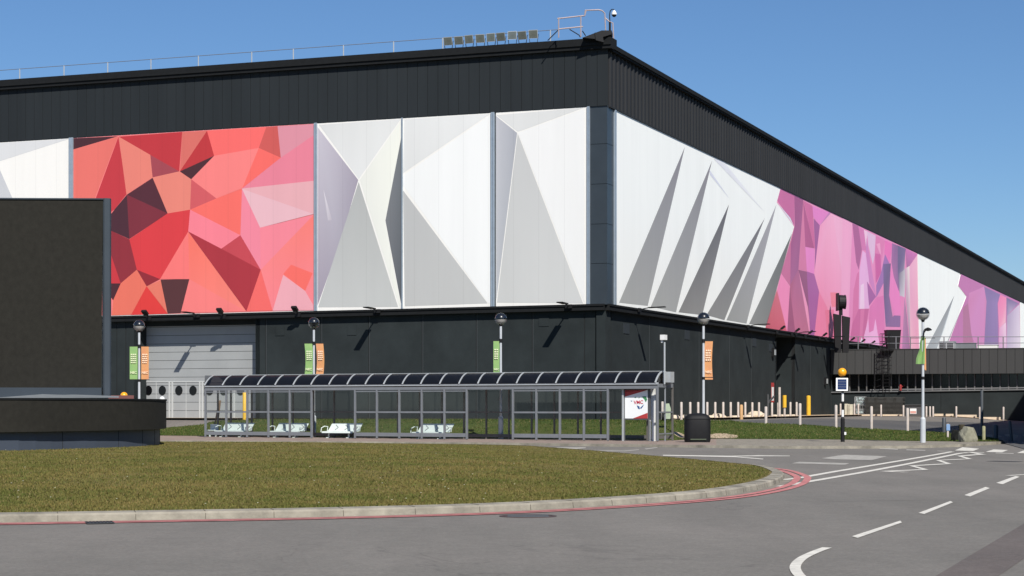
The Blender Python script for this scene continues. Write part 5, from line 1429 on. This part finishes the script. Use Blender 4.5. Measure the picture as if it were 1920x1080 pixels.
for i in range(len(J)-1): mb.add([(q_.x,q_.y,.007) for q_ in (R_[i],R_[i+1],L_[i+1],L_[i])], [(0,1,2,3)])
struct('curved_line', mb, M_white_paint)
ribbon('centre_line', [(1469,900),(1500,896.3),(1560,885.5),(1620,875.5),(1700,862.2),(1750,853.5),(1785,847.3)], .20, M_white_paint)
ribbon('centre_line', [(1463,912.5),(1508,904.8),(1560,896),(1620,885.5),(1700,870.6),(1750,860.5),(1800,850.2),(1818,848.3)], .20, M_white_paint)
zig('zigzag_line', [(1700,885.8),(1659,884.2),(1734.8,880.8),(1710,874),(1778.5,870),(1759.6,863.7),(1817,861),(1799.7,855.7),(1840.5,852.5),(1818,848.2)], [.25,.3,.14,.3,.14,.3,.15,.35,.2], M_white_paint)
paint('crossing_block', [[(1804.8,839),(1836,841.7),(1824.5,846),(1790,845)], [(1863,843),(1890,844.3),(1878.5,848.6),(1848,847.7)], [(1918.5,845.3),(1950,847),(1938,851),(1907,849.8)]], M_white_paint, .0085)
paint('give_way_dash', [[(1650,840.3),(1684,842),(1683,843.8),(1649,842.3)], [(1700,843),(1735,844.2),(1735,845.8),(1699,844.6)], [(1757,845.5),(1785,846.3),(1785,847.3),(1757,846.6)], [(1817,847.8),(1846,848.4),(1845,849.9),(1822,849.6)], [(1868,849.2),(1901,850.2),(1900,851.7),(1866,850.7)]], M_white_worn, .009)
paint('lane_arrow', [[(1540,859.6),(1572,854.5),(1585,853),(1663,856),(1634,863.2),(1560,861.5)]], M_white_worn)
paint('stop_bar', [[(1484,869.2),(1498,866.3),(1593,869),(1584,872)]], M_white_worn, .0072)
paint('edge_line', [[(1243,853.2),(1243,854.8),(1380,857.6),(1430,861.8),(1432,860.6),(1378,856),(1480,855.7),(1482,854.8),(1420,854.1),(1370,855.1)]], M_white_paint, .0076)
paint('edge_line', [[(1008,842.2),(1020,839.2),(1098,839),(1098,840.8),(1072,843),(1082,846.2),(1050,845)], [(1124,845),(1170,845.2),(1198,842.8),(1198,844),(1172,846.8),(1124,846.6)], [(1208,841.5),(1232,838.8),(1233,840),(1212,843)], [(915,839),(985,838.3),(985,840),(935,840.4)]], M_white_worn, .0078)
mb = MB(); pts = [flat(*p) for p in [(1752,1082),(1920,982),(2100,900),(2140,912),(1990,1000),(1870,1082)]]; mb.poly([(q_.x,q_.y,.004) for q_ in pts]); struct('road_patch', mb, M_patch)
ribbon('road_seam', [(1856,864.6),(1912,866)], .5, mat('tar_seam', (.03,.03,.03), .7), .006)
ribbon('road_seam', [(1540,940.5),(1700,938),(1800,937.5),(1920,941)], .035, mat('tar_seam_pale', (.22,.2,.18), .9), .0045)
mh = thing('manhole_cover', 'round iron manhole cover set in the near road below the kerb', 'manhole cover', tuple(flat(990, 968)))
mb = MB(); mb.lathe([(.42,.0),(.42,.008),(.36,.008),(.36,.004),(.001,.004)], (0,0,0), 28); obj('frame', mb, mat('iron_worn', (.07,.045,.04), .7), mh)
mb = MB(); 
for k in range(-3, 4): mb.box(-.3, .3, k*.09-.02, k*.09+.02, .004, .009)
obj('tread', mb, M_grey_dk, mh)
p0, p1 = flat(158, 980.3), flat(210, 979.3); dn = thing('drain_grate', 'iron drain grate in the gutter at the left of the island kerb', 'drain', (p0.x, p0.y, 0))
dd = (p1-p0); ln = dd.length; dd.normalize(); nn = Vector((dd.y,-dd.x,0)); mb = MB()
mb.prism([p0+nn*.02+up*.012, p1+nn*.02+up*.012, p1+nn*.4+up*.012, p0+nn*.4+up*.012], (0,0,.006)); obj('frame', mb, M_grey_dk, dn, True)
mb = MB()
for k in range(8): a_ = p0+dd*(ln*(k+.5)/8); mb.bar(a_+nn*.05+up*.02, a_+nn*.36+up*.02, .03, .006)
obj('bars', mb, M_black, dn, True)
p = flat(331, 839); mb = MB(); q0_ = at(342, 839, 64.5)
mb.prism([(-1.0,-.9,0),(1.5,-.7,0),(1.3,.7,0),(-1.2,.6,0)], (0,0,.14)); solo('concrete_slab', mb, M_sand, (q0_.x, q0_.y, .10), 'flat pale concrete slab on the grass beside the platform', 'slab', world=False)

# ---------------------------------------------------------------- grass blades (uncountable)
import numpy as np
def blades(name, pts, hmin, hmax, wid, mats, seed, mw):
    rng = np.random.default_rng(seed); n = len(pts)
    P_ = np.array(pts, dtype=float); a_ = rng.uniform(0, 2*PI, n); h_ = rng.uniform(hmin, hmax, n); w_ = wid*rng.uniform(.6, 1.4, n)
    lx, ly = rng.normal(0, .45, n)*h_, rng.normal(0, .45, n)*h_
    V = np.empty((n, 3, 3)); V[:,0] = P_; V[:,1] = P_; V[:,2] = P_
    V[:,0,0] -= np.cos(a_)*w_; V[:,0,1] -= np.sin(a_)*w_; V[:,1,0] += np.cos(a_)*w_; V[:,1,1] += np.sin(a_)*w_
    V[:,2,0] += lx; V[:,2,1] += ly; V[:,2,2] += h_
    me = D.meshes.new(name); me.vertices.add(3*n); me.vertices.foreach_set('co', V.ravel())
    me.loops.add(3*n); me.loops.foreach_set('vertex_index', np.arange(3*n)); me.polygons.add(n)
    me.polygons.foreach_set('loop_start', np.arange(0, 3*n, 3)); me.polygons.foreach_set('loop_total', np.full(n, 3))
    for m_ in mats: me.materials.append(m_)
    me.polygons.foreach_set('material_index', rng.choice(len(mats), n, p=mw).astype(np.int32)); me.update(); me.validate()
    o = D.objects.new(name, me); COL.objects.link(o); o['kind'] = 'stuff'; return o
g1 = mat('blade_olive', (.185,.143,.048), .8, spec=.1, col2=(.095,.105,.026), vscale=.45); g2 = mat('blade_green', (.12,.125,.036), .8, spec=.1, col2=(.075,.10,.022), vscale=.9); g3 = mat('blade_straw', (.20,.155,.07), .8, spec=.1)
rr = random.Random(3); pts = []
# interpolated table of the lawn outline radius by angle
angs = sorted((math.atan2((p-cen).y, (p-cen).x), (p-cen).length) for p in k_in)
aa = np.array([a for a, _ in angs]); rd = np.array([r for _, r in angs])
rng = np.random.default_rng(5)
yy_ = 1/(rng.uniform(1/78., 1/25., 420000)); px_ = rng.uniform(-40, 1500, 420000); xx_ = (px_-960)/F*yy_
dx, dy = xx_-cen.x, yy_-cen.y; an = np.arctan2(dy, dx); R_ = np.interp(an, aa, rd, period=2*PI); r_ = np.hypot(dx, dy)/R_
ok = r_ < .997; xx_, yy_, r_ = xx_[ok], yy_[ok], r_[ok]
tt = np.clip((1-r_)/.45, 0, 1); zz_ = .115+.24*tt*tt*(3-2*tt)-.005
blades('lawn_grass', np.stack([xx_, yy_, zz_], 1), .015, .045, .011, [g1, g2, g3], 1, [.76, .18, .06])
n = 60000; pts = []
for k in range(n):
    u, w_ = rr.random()*(len(gnear)-1), rr.random(); i = int(u); f_ = u-i
    a_ = gnear[i].lerp(gnear[i+1], f_); b_ = gfar[i].lerp(gfar[i+1], f_); q_ = a_.lerp(Vector((b_.x,b_.y,0)), w_)
    pts.append((q_.x, q_.y, hgt(q_.x,q_.y)+.105))
b1 = mat('blade_bank', (.05,.08,.018), .8, spec=.1)
blades('bank_grass', pts, .03, .08, .016, [b1, g2, g3], 2, [.7, .22, .08])
pts = []
for k in range(90):
    px, y = rr.uniform(0, 1400), 1/rr.uniform(1/60., 1/27.); x = (px-960)/F*y; z = lawn_z(x, y)
    if z: pts.append((x, y, z+.04))
mb = MB()
for x, y, z in pts: mb.lathe([(.001,.012),(.016,.008),(.001,.0)], (x,y,z), 6)
o = struct('daisies', mb, mat('daisy_white', (.7,.68,.5), .8), 'stuff')
# worn sandy patches beside the bin
for k, (px, py, w_, d_) in enumerate(((1280,823.5,.42,1.2),(1353,824,.75,1.3))):
    c = G(px, py); mb = MB(); n = 18; rg = [(c.x+w_*math.cos(2*PI*i/n)*(1+.25*noise.noise(Vector((i*.7,k,0)))), c.y+d_*math.sin(2*PI*i/n)) for i in range(n)]
    mb.v.append((c.x, c.y, hgt(c.x,c.y)+.135)); 
    for x, y in rg: mb.v.append((x, y, hgt(x,y)+.13))
    for i in range(n): mb.f.append((0, 1+i, 1+(i+1)%n)); mb.m.append(0); mb.c.append(None)
    struct('worn_patch', mb, M_sand)
